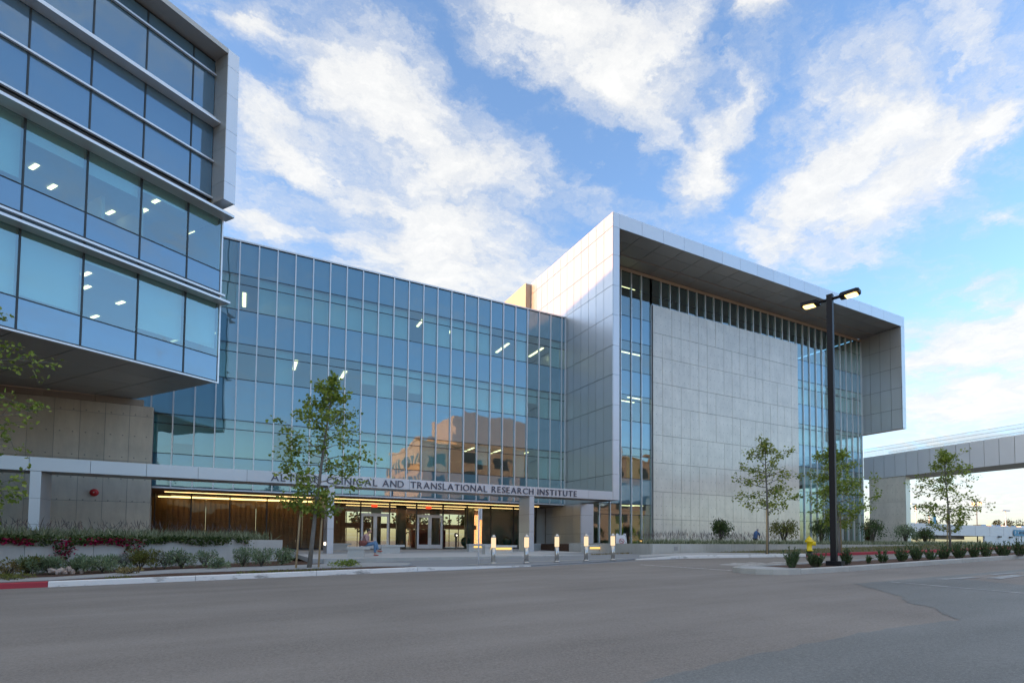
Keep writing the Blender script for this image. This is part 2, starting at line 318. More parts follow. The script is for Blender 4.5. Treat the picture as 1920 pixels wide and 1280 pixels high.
surf('window_dark', (.06, .075, .085), .08, var=.05); surf('car_dark', (.03, .035, .05), .2, coat=.6); surf('car_white', (.6, .62, .65), .25, coat=.6); surf('car_blue', (.05, .12, .28), .25, coat=.6)
surf('chair_green', (.015, .075, .06), .5)
surf('rock', (.48, .40, .36), .9, var=.3, scale=9, bump=.6)
emis('lamp_lens', (1.0, .68, .26), .6); emis('bollard_light', (1.0, .80, .60), .155); emis('ceiling_light', (1.0, .78, .50), .55); emis('warm_strip', (1.0, .74, .36), .55)
emis('bench_light', (1.0, .66, .24), .20); emis('exit_red', (1.0, .08, .04), .25); emis('white_light', (1, .95, .85), .5)
glass('glass_vision', (.68, .88, .87), (.84, 1.0, 1.0), 2.9)
glass('glass_spandrel', (0, 0, 0), (.72, .90, .98), 3.0, opaque=(.06, .18, .25))
glass('glass_clear', (.93, .94, .91), (.9, .93, .95), 1.45, wav=.01)
glass('glass_rail', (.90, .93, .95), (.9, .95, 1.0), 1.5, wav=.002)
glass('glass_tower_spandrel', (0, 0, 0), (.70, .88, 1.0), 2.8, opaque=(.08, .165, .235))
leafmat('leaf_tree', (0.102, 0.180, 0.024), (0.408, 0.480, 0.102)); leafmat('leaf_tree2', (0.106, 0.179, 0.025), (0.420, 0.440, 0.095))
leafmat('leaf_dark', (0.030, 0.073, 0.022), (0.126, 0.179, 0.053)); leafmat('leaf_rosemary', (0.038, 0.089, 0.038), (0.148, 0.210, 0.089))
leafmat('leaf_olive', (0.106, 0.126, 0.031), (0.274, 0.274, 0.073)); leafmat('leaf_silver', (.22, .25, .22), (.45, .48, .46)); leafmat('leaf_sage', (0.106, 0.179, 0.095), (0.336, 0.420, 0.252))
leafmat('leaf_grass', (0.15, 0.20, 0.10), (0.56, 0.60, 0.42)); leafmat('leaf_dry', (.20, .16, .06), (.38, .30, .14)); leafmat('flower', (.28, .008, .05), (.55, .02, .12)); leafmat('seed', (.14, .12, .12), (.28, .23, .22)); leafmat('leaf_lawn', (0.073, 0.126, 0.022), (0.294, 0.274, 0.084))
leafmat('leaf_far', (.02, .03, .012), (.06, .07, .03))

RND = random.Random(7)
# ------------------------------------------------------------------ mesh helpers
class MB:
    def __init__(s): s.v = []; s.f = []
    def box(s, x0, x1, y0, y1, z0, z1):
        b = len(s.v)
        s.v += [(x0, y0, z0), (x1, y0, z0), (x1, y1, z0), (x0, y1, z0), (x0, y0, z1), (x1, y0, z1), (x1, y1, z1), (x0, y1, z1)]
        s.f += [tuple(b+i for i in q) for q in ((0, 3, 2, 1), (4, 5, 6, 7), (0, 1, 5, 4), (1, 2, 6, 5), (2, 3, 7, 6), (3, 0, 4, 7))]
        return s
    def prism(s, poly, z0, z1):
        """poly counter-clockwise; z0/z1 numbers or functions of (x, y)"""
        g = lambda z, p: z(*p) if callable(z) else z
        b = len(s.v); n = len(poly)
        s.v += [(p[0], p[1], g(z0, p)) for p in poly]+[(p[0], p[1], g(z1, p)) for p in poly]
        s.f += [tuple(b+i for i in reversed(range(n))), tuple(b+n+i for i in range(n))]
        s.f += [(b+i, b+(i+1) % n, b+n+(i+1) % n, b+n+i) for i in range(n)]
        return s
    def tube(s, pts, rad, n=8, cap=True):
        b = len(s.v); pts = [np.array(p, float) for p in pts]
        rad = rad if hasattr(rad, '__len__') else [rad]*len(pts)
        up = None
        for i, p in enumerate(pts):
            d = pts[min(i+1, len(pts)-1)]-pts[max(i-1, 0)]; d = d/(np.linalg.norm(d)+1e-9)
            if up is None:
                a = np.array([1., 0, 0]) if abs(d[0]) < .9 else np.array([0, 1., 0])
            else: a = up
            e1 = a-d*(a@d); e1 /= np.linalg.norm(e1)+1e-9; up = e1; e2 = np.cross(d, e1)
            for k in range(n):
                t = 2*math.pi*k/n; q = p+rad[i]*(math.cos(t)*e1+math.sin(t)*e2); s.v.append(tuple(q))
        for i in range(len(pts)-1):
            for k in range(n):
                s.f.append((b+i*n+k, b+i*n+(k+1) % n, b+(i+1)*n+(k+1) % n, b+(i+1)*n+k))
        if cap:
            s.f.append(tuple(b+k for k in reversed(range(n)))); s.f.append(tuple(b+(len(pts)-1)*n+k for k in range(n)))
        return s
    def lathe(s, prof, n=16, c=(0, 0)):
        b = len(s.v)
        for r, z in prof:
            for k in range(n):
                t = 2*math.pi*k/n; s.v.append((c[0]+r*math.cos(t), c[1]+r*math.sin(t), z))
        for i in range(len(prof)-1):
            for k in range(n): s.f.append((b+i*n+k, b+i*n+(k+1) % n, b+(i+1)*n+(k+1) % n, b+(i+1)*n+k))
        s.f.append(tuple(b+k for k in reversed(range(n)))); s.f.append(tuple(b+(len(prof)-1)*n+k for k in range(n)))
        return s
    def ball(s, c, r, n=10, m=7):
        r = r if hasattr(r, '__len__') else (r, r, r); b = len(s.v)
        for i in range(m+1):
            ph = math.pi*i/m
            for k in range(n):
                t = 2*math.pi*k/n
                s.v.append((c[0]+r[0]*math.sin(ph)*math.cos(t), c[1]+r[1]*math.sin(ph)*math.sin(t), c[2]-r[2]*math.cos(ph)))
        for i in range(m):
            for k in range(n): s.f.append((b+i*n+k, b+i*n+(k+1) % n, b+(i+1)*n+(k+1) % n, b+(i+1)*n+k))
        return s
    def face(s, pts):
        b = len(s.v); s.v += [tuple(p) for p in pts]; s.f.append(tuple(range(b, b+len(pts)))); return s
    def build(s, name, mat, parent=None, smooth=False, off=(0, 0, 0)):
        me = bpy.data.meshes.new(name)
        me.from_pydata([(a-off[0], b-off[1], c-off[2]) for a, b, c in s.v], [], s.f); me.update()
        return link(name, me, mat, parent, smooth)
def link(name, me, mat, parent=None, smooth=False):
    o = bpy.data.objects.new(name, me); COL.objects.link(o)
    if mat and not me.materials: me.materials.append(MATS[mat])
    if smooth: me.polygons.foreach_set('use_smooth', [True]*len(me.polygons))
    if parent is not None: o.parent = parent
    return o
def tag(o, label=None, cat=None, group=None, kind=None):
    if label: o['label'] = label
    if cat: o['category'] = cat
    if group: o['group'] = group
    if kind: o['kind'] = kind
    return o
class Thing:
    def __init__(s, name, label, cat, loc=(0, 0, 0), rz=0.0, group=None):
        s.o = bpy.data.objects.new(name, None); COL.objects.link(s.o)
        s.o.empty_display_size = .2
        s.o.location = loc; s.o.rotation_euler = (0, 0, rz); s.loc = loc if rz == 0 else (0, 0, 0)
        tag(s.o, label, cat, group)
    def part(s, name, mb, mat, smooth=False, parent=None): return mb.build(name, mat, parent or s.o, smooth, off=s.loc)
    def box(s, name, x0, x1, y0, y1, z0, z1, mat, parent=None): return s.part(name, MB().box(x0, x1, y0, y1, z0, z1), mat, parent=parent)
def struct(name, mb, mat, smooth=False):
    return tag(mb.build(name, mat, None, smooth), kind='structure')
def H(X, c=.08): return c+.0205*min(max(X, -30.0), 45.0)
def G(x, y, c=.08): return hit(x, y, (-.0205, 0, 1), c)
PLZ = lambda X, Y: .342+.006*X+.004*Y
def onPlaza(x, y): return hit(x, y, (-.006, -.004, 1), .342)
NPR = np.random.default_rng(11)

# ------------------------------------------------------------------ ground, road, pavements
XS = [-1500, -400, -120, -30, 0, 20, 45, 160, 500, 1800]
YS = [-1500, -300, -60, 0, 60, 200, 600, 2500]
mb = MB()
for y in YS:
    for x in XS: mb.v.append((x, y, H(x)-.05))
for j in range(len(YS)-1):
    for i in range(len(XS)-1):
        a = j*len(XS)+i; mb.f.append((a, a+1, a+1+len(XS), a+len(XS)))
struct('ground', mb, 'far_ground')
KERB = [(-60, 18.62), (-4, 18.62), (2.8, 18.6), (6.3, 18.6)]                       # raised kerb, left
FLUSH = [(6.3, 18.6), (9.5, 18.7), (14.3, 19.6), (15.6, 20.2)]                     # dropped kerb at the bollards
KERBR = [(15.6, 20.2), (17.9, 19.9), (20.3, 18.75), (23.5, 17.3), (28.3, 16.45), (32.4, 16.0), (60, 14.9), (110, 14)]
edge = KERB+FLUSH[1:]+KERBR[1:]
mb = MB()
xs = sorted(set([-60, -30, 45, 110]+[p[0] for p in edge]+list(range(-28, 46, 4))))
def edgeY(x):
    for a, b in zip(edge, edge[1:]):
        if a[0] <= x <= b[0]: return a[1]+(b[1]-a[1])*(x-a[0])/(b[0]-a[0])
    return edge[-1][1]
for x in xs: mb.v += [(x, -45, H(x)), (x, edgeY(x)+.05, H(x))]
for i in range(len(xs)-1): mb.f.append((2*i, 2*i+2, 2*i+3, 2*i+1))
struct('road', mb, 'asphalt_brown')
# newer blue-grey asphalt of the parking bay, ragged edge
pp = [G(x, y)[:2] for x, y in ((1920, 1071), (1740, 1082), (1600, 1094), (1640, 1104), (1690, 1118), (1700, 1130), (1755, 1139), (1770, 1152), (1800, 1162), (1700, 1172), (1600, 1189), (1400, 1231), (1200, 1282), (900, 1370))]
rag = []
for a, b in zip(pp[1:], pp[2:]):
    for k in range(8):
        q = a+(b-a)*k/8; rag.append((q[0]+RND.uniform(-.035, .035), q[1]+RND.uniform(-.035, .035)))
poly = [(60, 7.2), (24, 7.3)]+rag+[tuple(pp[-1])]+[(1.0, -2), (1.0, -20), (60, -20)]
me = MB(); me.v = [(x, y, H(x)+.004) for x, y in poly]; me.f = [tuple(range(len(poly)))]
struct('asphalt_patch', me, 'asphalt_blue')
def strip(name, pts, w, lift, mat, base=.08):
    mb = MB()
    for i, p in enumerate(pts):
        p = np.array(p, float); d = np.array(pts[min(i+1, len(pts)-1)])-np.array(pts[max(i-1, 0)]); d = d/np.linalg.norm(d); n = np.array([-d[1], d[0]])
        for s in (-.5, .5):
            q = p+n*s*w; mb.v.append((q[0], q[1], H(q[0], base)+lift))
    for i in range(len(pts)-1): mb.f.append((2*i, 2*i+2, 2*i+3, 2*i+1))
    return struct(name, mb, mat)
strip('road_marking', [(13.24, 16.9), (13.15, 11.6)], .10, .004, 'road_line')
strip('road_marking', [(12.68, 7.2), (12.1, 4.5), (11.9, 3.4)], .10, .008, 'faded_line')
for x0, y0, x1, y1, w in ((15.4, 14.9, 15.7, 13.9, .32), (15.9, 15.2, 16.1, 13.3, .30), (16.5, 15.4, 16.6, 13.0, .32), (17.2, 15.2, 17.3, 13.2, .30), (18.1, 14.9, 18.2, 13.4, .3)):
    strip('road_marking', [(x0, y0), (x1, y1)], w, .004, 'road_line')
for x0, y0, x1, y1, w in ((14.2, 6.9, 15.4, 6.7, .25), (15.3, 6.3, 16.9, 6.4, .3), (16.6, 6.9, 17.8, 6.8, .22), (18.0, 6.4, 19.4, 6.5, .35), (19.6, 7.0, 21.2, 6.8, .3), (17.0, 5.8, 18.2, 5.75, .3)):
    strip('road_marking', [(x0, y0), (x1, y1)], w, .008, 'faded_line')
# pavement base behind the kerbs (sidewalk level)
def sheet(name, poly, zf, mat):
    return struct(name, MB().prism(poly, lambda x, y: zf(x, y)-.13, zf), mat)
def kerb_run(name, pts, w, h, mat, seg=3.0, gap=.012):
    """kerb stones: one object for every length between joints"""
    objs = []
    for a, b in zip(pts, pts[1:]):
        a = np.array(a, float); b = np.array(b, float); L = np.linalg.norm(b-a); n = max(1, round(L/seg)); d = (b-a)/L; nn = np.array([-d[1], d[0]])
        for i in range(n):
            p = a+d*(L*i/n+gap/2); q = a+d*(L*(i+1)/n-gap/2)
            ps = [p, q, q+nn*w, p+nn*w]
            mb = MB(); k = len(ps)
            bev = .02
            tops = [p+nn*bev, q+nn*bev, q+nn*w, p+nn*w]
            mb.v = [(*c, H(c[0])-.04) for c in ps]+[(*ps[0], H(ps[0][0])+h-bev), (*ps[1], H(ps[1][0])+h-bev)]+[(*c, H(c[0])+h) for c in tops]
            mb.f = [(3, 2, 1, 0), (0, 1, 5, 4), (4, 5, 7, 6), (6, 7, 8, 9), (1, 2, 8, 7, 5), (3, 0, 4, 6, 9), (2, 3, 9, 8)]
            objs.append((mb, mat(p) if callable(mat) else mat))
    return objs
kl = bpy.data.objects.new('kerb', None); COL.objects.link(kl); tag(kl, kind='structure')
lx = G(94, 1099)[0]
for mb, mt in kerb_run('kerb_stone', [(-36, 18.62), (lx, 18.62)], .16, .145, 'kerb_red')+kerb_run('kerb_stone', [(lx, 18.62), (5.2, 18.6)], .16, .145, 'kerb_white'):
    mb.build('kerb_stone', mt, kl)
mb = MB(); mb.prism([(5.21, 18.6), (6.3, 18.6), (9.5, 18.7), (9.5, 18.86), (6.3, 18.76), (5.21, 18.76)], lambda x, y: H(x)-.04, lambda x, y: H(x)+.145-.11*min(1, max(0, (x-5.2)/3.0)))
mb.build('kerb_stone', 'kerb_white', kl)
rk = bpy.data.objects.new('kerb', None); COL.objects.link(rk); tag(rk, kind='structure')
rx = G(1520, 1043)[0]
for mb, mt in kerb_run('kerb_stone', KERBR[1:], .16, .14, lambda p: 'kerb_red' if p[0] > rx-.3 else 'kerb_white'): mb.build('kerb_stone', mt, rk)
MB().prism([(15.6, 20.2), (17.88, 19.9), (17.92, 20.06), (15.64, 20.36)], lambda x, y: H(x)-.04, lambda x, y: H(x)+.035+.105*max(0, (x-15.6)/2.3)).build('kerb_stone', 'kerb_white', rk)
# gutter pan at the dropped kerb, apron, bollard band
strip('gutter', [(5.0, 18.45), (9.5, 18.5), (14.3, 19.3), (17.9, 19.72)], .42, .006, 'apron')
sheet('apron', [(3.0, 22.6), (5.2, 18.76), (6.3, 18.76), (9.5, 18.86), (14.3, 19.7), (15.64, 20.36), (17.9, 20.06), (19, 21.0), (24, 22.5), (24, 27), (3.0, 27)], lambda x, y: H(x)+.035+.016*(y-18.8), 'apron')
strip('bollard_band', [(7.6, 20.35), (9.2, 20.75), (14.6, 20.75), (15.3, 20.75)], .30, .075, 'kerb')
# left: mulch strip, sidewalk, bed
sheet('mulch_strip', [(-29.9, 18.75), (5.0, 18.75), (5.4, 19.5), (4.0, 20.5), (2.4, 20.9), (-1.8, 21.3), (-4.2, 19.8), (-29.9, 19.8)], lambda x, y: H(x)+.13, 'mulch')
sheet('mulch_bed', [(-29.9, 19.5), (-4.3, 19.5), (-1.9, 21.2), (2.9, 22.6), (2.9, 26.0), (1.9, 29.3), (-9, 22.3), (-29.9, 22.3)], lambda x, y: H(x)+.138, 'mulch')
sheet('sidewalk', [(-29.9, 19.3), (-4.3, 19.3), (-1.9, 20.8), (2.4, 20.4), (5.2, 20.3), (5.8, 21.6), (4.6, 23.6), (2.7, 23.5), (-2.0, 23.1), (-4.5, 20.8), (-29.9, 20.8)], lambda x, y: H(x)+.152, 'sidewalk')
# plaza: slabs laid proud of their bed
pz = bpy.data.objects.new('plaza', None); COL.objects.link(pz); tag(pz, kind='structure')
PE = [(2.0, 24.7), (3.0, 24.6), (6.8, 24.55), (13.1, 24.35), (18.1, 24.9), (21.8, 25.7)]
def plazaY(x):
    for a, b in zip(PE, PE[1:]):
        if a[0] <= x <= b[0]: return a[1]+(b[1]-a[1])*(x-a[0])/(b[0]-a[0])
    return PE[0][1] if x < PE[0][0] else PE[-1][1]
gx = [-6.5, -2, 2.6, 5.7, 8.8, 11.9, 15, 18.1, 21.2, 23.0]; gy = [None, 27.0, 29.8, 32.6, 35.6, 38.6, 42.5]
for i in range(len(gx)-1):
    for j in range(len(gy)-1):
        x0, x1 = gx[i]+.006, gx[i+1]-.006
        if x1 < 2.6 and j < 3: continue
        ya, yb = (plazaY(x0), plazaY(x1)) if j == 0 else (gy[j]+.006, gy[j]+.006)
        yt = gy[j+1]-.006
        MB().prism([(x0, ya), (x1, yb), (x1, yt), (x0, yt)], lambda x, y: PLZ(x, y)-.2, lambda x, y: PLZ(x, y)).build('paving_slab', 'plaza', pz)
for a, b in zip(PE[1:], PE[2:]):
    a = np.array(a); b = np.array(b); d = (b-a)/np.linalg.norm(b-a); n = np.array([-d[1], d[0]])
    MB().prism([tuple(a-n*.13), tuple(b-n*.13), tuple(b-n*.006), tuple(a-n*.006)], lambda x, y: PLZ(x, y)-.22, lambda x, y: PLZ(x, y)+.003).build('step_nosing', 'kerb_white' if False else 'kerb', pz)
MB().box(23.01, 31, 24.6, 37, -.2, .50).build('lawn_bed', 'soil_grass', pz)
sheet('planter_lawn', [(17.9, 20.1), (20.3, 18.95), (23.5, 17.5), (28.3, 16.65), (32.4, 16.2), (44.9, 15.6), (44.9, 22.6), (19, 22.6), (18.4, 21.6)], lambda x, y: H(x)+.125, 'soil_grass')
sheet('sidewalk', [(16.0, 20.5), (18.2, 20.15), (20.6, 19.0), (23.6, 18.3), (21.5, 22.4), (18.6, 22.5), (17.2, 22.0)], lambda x, y: H(x)+.14, 'sidewalk')
# traffic island
isl = bpy.data.objects.new('island_kerb', None); COL.objects.link(isl); tag(isl, kind='structure')
near = [(13.3, 9.95), (15.3, 9.85), (19.7, 10.0), (24.6, 10.1), (28, 10.15), (60, 10.4)]
def isle(pts):
    for mb, mt in kerb_run('kerb_stone', pts, .16, .15, 'kerb', 2.6): mb.build('kerb_stone', mt, isl)
isle(near)
nose = [(13.0, 12.0), (12.62, 11.75), (12.40, 11.25), (12.38, 10.7), (12.55, 10.25), (12.85, 10.02), (13.28, 9.95)]
n_in = [(13.0, 11.84), (12.74, 11.65), (12.56, 11.2), (12.54, 10.75), (12.68, 10.37), (12.92, 10.17), (13.28, 10.11)]
MB().prism(nose+n_in[::-1], lambda x, y: H(x)-.04, lambda x, y: H(x)+.15).build('kerb_stone', 'kerb', isl)
isle([(60, 12.3), (45, 12.25), (30, 12.2), (13.0, 12.0)])
sheet('island_soil', [(12.6, 10.9), (13.0, 10.12), (15.3, 10.02), (19.7, 10.17), (28, 10.3), (44.9, 10.44), (44.9, 12.09), (30, 12.04), (13.0, 11.84)], lambda x, y: H(x)+.11, 'mulch')
sheet('island_cap', [(12.56, 10.8), (12.95, 10.14), (13.6, 10.12), (13.6, 11.84), (13.0, 11.84), (12.6, 11.3)], lambda x, y: H(x)+.142, 'sidewalk')

# ------------------------------------------------------------------ facade helpers
def curtain(T, xs, zs, Y, kind, depth=.03, mull=.065, mdep=.12, trans=True, skip=None, zmull=None, out=-1, mullmat='mullion'):
    """grid of panes in the plane Y with projecting mullions and thin dark transoms. kind(i, j) -> material"""
    for j in range(len(zs)-1):
        for i in range(len(xs)-1):
            if skip and skip(i, j): continue
            mt = kind(i, j)
            T.box('pane', xs[i]+.012, xs[i+1]-.012, Y, Y+depth, zs[j]+.022, zs[j+1]-.022, mt)
    for i, x in enumerate(xs):
        z0, z1 = (zs[0], zs[-1]) if zmull is None else zmull(i)
        T.box('mullion', x-mull/2, x+mull/2, Y-mdep, Y+.10, z0, z1, mullmat)
    if trans:
        for z in zs: T.box('transom', xs[0], xs[-1], Y-.012, Y+.09, z-.022, z+.022, 'transom')

# ------------------------------------------------------------------ glass building (middle)
Yg, Xs = 39.4, 23.03
glb = Thing('glass_building', 'four storey blue glass curtain wall building with white mullions over the entrance', 'building', (9, 46, 0))
gxs = [Xs-.35-1.05*k for k in range(29)][::-1]+[Xs-.02]
gzs = [4.3, 6.23, 7.99, 8.56, 11.13, 12.8, 13.36, 15.46, 17.09, 17.69, 19.72]
def px_bay(x): return min(range(len(gxs)-1), key=lambda i: abs((gxs[i]+gxs[i+1])/2-x))
curtain(glb, gxs, gzs, Yg, lambda i, j: 'glass_spandrel' if j in (0, 3, 6, 9) else 'glass_vision')
X0, X1 = gxs[0], gxs[-1]
glb.box('parapet', X0, X1, Yg-.1, Yg+.5, 19.745, 19.84, 'mullion')
glb.box('soffit_edge', X0, X1, Yg-.12, Yg+.10, 4.18, 4.275, 'mullion')
glb.box('roof', X0, X1, Yg+.52, 60, 19.4, 19.6, 'roof_grey')
LIT = {3: [(553, 690), (643, 706)], 2: [(458, 566), (788, 612), (942, 655), (1005, 663)]}
open_bays = {4: set(), 7: set(), 1: set()}
rows = {1: (6.23, 8.56), 4: (11.13, 13.36), 7: (15.46, 17.69)}
for (x, y, row) in ((553, 690, 4), (585, 700, 4), (620, 703, 4), (650, 712, 4), (470, 690, 4), (505, 700, 4), (458, 566, 7), (788, 612, 7), (930, 650, 7), (955, 655, 7), (1005, 663, 7), (1030, 670, 7), (1050, 670, 7), (920, 880, 1), (950, 885, 1), (890, 880, 1), (990, 890, 1), (865, 880, 1), (520, 850, 1)):
    open_bays[row].add(px_bay(onY(x, y, Yg)[0]))
for j, (z0, z1) in rows.items():
    for i in range(len(gxs)-1):
        drop = 0.0 if i in open_bays[j] else (1.0 if RND.random() < .8 else RND.uniform(.3, .8))
        if drop > 0: glb.box('blind', gxs[i]+.04, gxs[i+1]-.04, Yg+.25, Yg+.262, z1-.03-(z1-z0-.06)*drop, z1-.03, 'blind')
    glb.box('ceiling', X0, X1, Yg+.12, 54, z1+.06, z1+.16, 'interior_white')
    glb.box('floor_slab', X0, X1, Yg+.12, 54, z0-1.0, z0-.7, 'interior_floor')
    glb.box('back_wall', X0, X1, 50.0, 50.2, z0-.7, z1+.06, 'interior_wall')
def ceil_light(T, x, y, zc, Yp, L=1.6, w=.16, ang=90, mat='ceiling_light'):
    p = hit(x, y, (0, 0, 1), zc)
    c, s_ = math.cos(math.radians(ang)), math.sin(math.radians(ang))
    q = [(p[0]+c*a*L/2-s_*b*w/2, p[1]+s_*a*L/2+c*b*w/2) for a, b in ((-1, -1), (1, -1), (1, 1), (-1, 1))]
    T.part('ceiling_light', MB().prism(q, zc-.04, zc-.005), mat)
for x, y in ((553, 684), (643, 703)): ceil_light(glb, x, y, 13.42, Yg, 2.4, .2, 90)
for x, y in ((458, 562), (942, 652), (1005, 660)): ceil_light(glb, x, y, 17.75, Yg, 2.6, .2, 90)
for x, y in ((788, 605), (700, 600), (840, 625)): ceil_light(glb, x, y, 17.75, Yg, 1.6, .15, 90)
for x, y in ((880, 842), (930, 846), (980, 850)): ceil_light(glb, x, y, 8.62, Yg, 2.0, .14, 90)
glb.box('side_wall', X0-.3, X0, Yg, 60, .3, 19.7, 'interior_wall')
glb.box('rear_wall', X0, X1, 59.8, 60, 4.3, 19.4, 'interior_wall')
# recessed lobby
Yl, ZF = 42.5, .62
glb.box('lobby_soffit', X0, X1, Yg+.12, Yl+.3, 4.12, 4.17, 'wood_soffit')
glb.box('lobby_ceiling', X0, X1, Yl+.32, 59, 4.14, 4.2, 'wood_soffit')
glb.box('lobby_floor', X0, X1, Yl+.05, 59, ZF-.3, ZF-.01, 'interior_floor')
lx = [-6.6, -4.63, -2.74, -.61, 1.56, 3.6, 5.62, 7.64, 9.72, 11.75, 13.84, 15.84, 17.87, 19.94, 22.05]
for i in range(len(lx)-1):
    door = i in (7, 9)
    if not door: glb.box('lobby_pane', lx[i]+.02, lx[i+1]-.02, Yl, Yl+.02, ZF+.06, 4.08, 'glass_clear')
    else:
        glb.box('transom_pane', lx[i]+.02, lx[i+1]-.02, Yl, Yl+.02, 3.24, 4.08, 'glass_clear')
        for s in (0, 1):
            a = lx[i]+.06+s*(lx[i+1]-lx[i]-.12)/2; b = a+(lx[i+1]-lx[i]-.12)/2-.015
            d = glb.part('door', MB().box(a, a+.12, Yl-.03, Yl+.04, ZF+.02, 3.16).box(b-.12, b, Yl-.03, Yl+.04, ZF+.02, 3.16).box(a+.12, b-.12, Yl-.03, Yl+.04, 3.02, 3.16).box(a+.12, b-.12, Yl-.03, Yl+.04, ZF+.02, ZF+.32), 'mullion')
            glb.box('door_pane', a+.12, b-.12, Yl, Yl+.012, ZF+.32, 3.02, 'glass_clear', parent=d)
            hx = b-.07 if s == 0 else a+.07
            glb.part('handle', MB().tube([(hx, Yl-.09, ZF+.85), (hx, Yl-.09, ZF+1.5)], .02, 8), 'steel', parent=d)
        glb.part('door_frame', MB().box(lx[i]+.005, lx[i]+.055, Yl-.04, Yl+.06, ZF, 3.24).box(lx[i+1]-.055, lx[i+1]-.005, Yl-.04, Yl+.06, ZF, 3.24).box(lx[i]+.055, lx[i+1]-.055, Yl-.04, Yl+.06, 3.17, 3.24), 'mullion')
for x in lx: glb.box('lobby_mullion', x-.035, x+.035, Yl-.05, Yl+.16, ZF, 4.12, 'dark_metal')
glb.box('lobby_sill', lx[0], 7.6, Yl-.04, Yl+.08, ZF-.02, ZF+.055, 'dark_metal')
glb.box('lobby_sill', 13.9, 22.05, Yl-.04, Yl+.08, ZF-.02, ZF+.055, 'dark_metal')
for x, y in ((752, 47), (880, 45.2), (815, 50), (705, 50), (1015, 47)):
    X = onY(x, 980, y)[0]
    glb.part('lobby_column', MB().lathe([(.42, ZF), (.42, 4.13)], 20, (X, y)), 'column_green', True)
for Y in (Yl-1.6, Yl+2.2, Yl+5.5): glb.box('light_strip', -4, 21.5, Y, Y+.04, 4.08, 4.105, 'warm_strip')
glb.box('wall_washer', -4.8, 5.6, 45.6, 45.72, 4.06, 4.12, 'warm_strip')
for k in range(9):
    a = -5.2+3.1*k
    if a < 5.6:
        w_ = glb.box('wood_panel', a, a+3.08, 46.2, 46.35, ZF, 4.1, 'wood_wall')
        for q in range(10): glb.box('slat', a+.05+.305*q, a+.25+.305*q, 46.12, 46.199, ZF, 4.05, 'wood_wall', parent=w_)
for k in range(16):
    a = 6.0+1.06*k; glb.box('rear_pane', a+.03, a+1.03, 58.6, 58.62, 3.0, 4.08, 'glass_clear'); glb.box('rear_pane', a+.03, a+1.03, 58.6, 58.62, ZF+.05, 2.5, 'glass_clear')
    glb.box('rear_mullion', a-.03, a+.03, 58.55, 58.7, ZF, 4.1, 'dark_metal')
glb.box('rear_beam', 6.0, 22.9, 58.5, 58.75, 2.5, 3.0, 'interior_wall')
glb.box('art_wall', 13.9, 17.2, 52, 52.15, ZF, 2.3, 'art_dark')
glb.box('side_panel', 18.4, 22.8, 45.6, 45.75, ZF, 4.1, 'column_green')
for X in (8.68, 12.8): glb.box('exit_sign', X-.22, X+.22, Yl+.4, Yl+.44, 3.72, 3.9, 'exit_red')
for x in (873, 925, 950, 975):
    p = onY(x, 1010, 44.0)
    glb.part('lounge_chair', MB().ball((p[0], p[1], ZF+.55), (.42, .42, .42)).lathe([(.25, ZF), (.05, ZF+.1), (.05, ZF+.3)], 8, (p[0], p[1])), 'chair_green', True)

# ------------------------------------------------------------------ metal box building (right)
Yc, Yw, ZT = 32.56, 37.02, 25.28
bxb = Thing('framed_building', 'tall silver metal framed building with board marked concrete wall under a deep overhang', 'building', (42, 45, 0))
zj = [4.2, 6.06, 8.54, 11.08, 13.29, 15.42, 17.67, 19.85, 22.1, 24.2, ZT]
yj = [Yc, 33.7, 34.75, 35.8, 36.9, 38.0, 39.1, 40.2, 41.35, 42.5, 43.6, 44.65, 45.68]
for i in range(len(yj)-1):
    for j in range(len(zj)-1):
        bxb.box('side_panel', Xs, Xs+.05, yj[i]+.016, yj[i+1]-.016, zj[j]+.016, zj[j+1]-.016, 'metal_panel')
bxb.box('side_backing', Xs+.055, Xs+.5, Yc+.1, 45.66, 4.25, ZT-.05, 'dark_metal')
for i in range(4, 9):
    for z0, z1 in ((.55, 1.85), (1.85, 3.3), (3.3, 4.2)):
        bxb.box('side_panel', Xs, Xs+.05, yj[i]+.008, yj[i+1]-.008, z0+.008, z1-.008, 'metal_panel')
bxb.box('side_backing', Xs+.055, Xs+.5, 36.95, 42.5, .4, 4.2, 'dark_metal')
bxb.box('side_return', Xs-.9, Xs-.02, 42.62, 42.9, .5, 4.1, 'soffit_panel')
for z0, z1 in ((.55, 1.85), (1.85, 3.3), (3.3, 4.2)): bxb.box('pier_panel', Xs+.052, 24.2, 36.86, 36.92, z0+.008, z1-.008, 'metal_fascia')
bxb.box('pier_core', Xs+.1, 24.18, 36.93, 38, .4, 4.2, 'dark_metal')
for j in range(len(zj)-1): bxb.box('front_leg_panel', Xs+.055, 23.63, Yc, Yc+.05, zj[j]+.008, zj[j+1]-.008, 'metal_fascia')
for j in range(len(zj)-2):
    for i in range(4): bxb.box('leg_inner_panel', 23.58, 23.63, yj[i]+.06, yj[i+1]-.008, zj[j]+.008, zj[j+1]-.008, 'metal_panel')
bxb.box('leg_bottom', Xs+.06, 23.6, Yc+.06, Yw, 4.2, 4.24, 'soffit_dark')
XI, XR = 60.25, 60.88
fj = [23.63+2.093*k for k in range(18)]; fj[-1] = XR
for i in range(len(fj)-1): bxb.box('fascia_panel', fj[i]+.008, fj[i+1]-.008, Yc, Yc+.05, 24.2, ZT-.008, 'metal_fascia')
bxb.box('roof', Xs+.05, XR, Yc+.06, 62, 24.6, ZT-.03, 'roof_grey')
sj = [Yc+.06, 34.0, 35.5, 36.95]
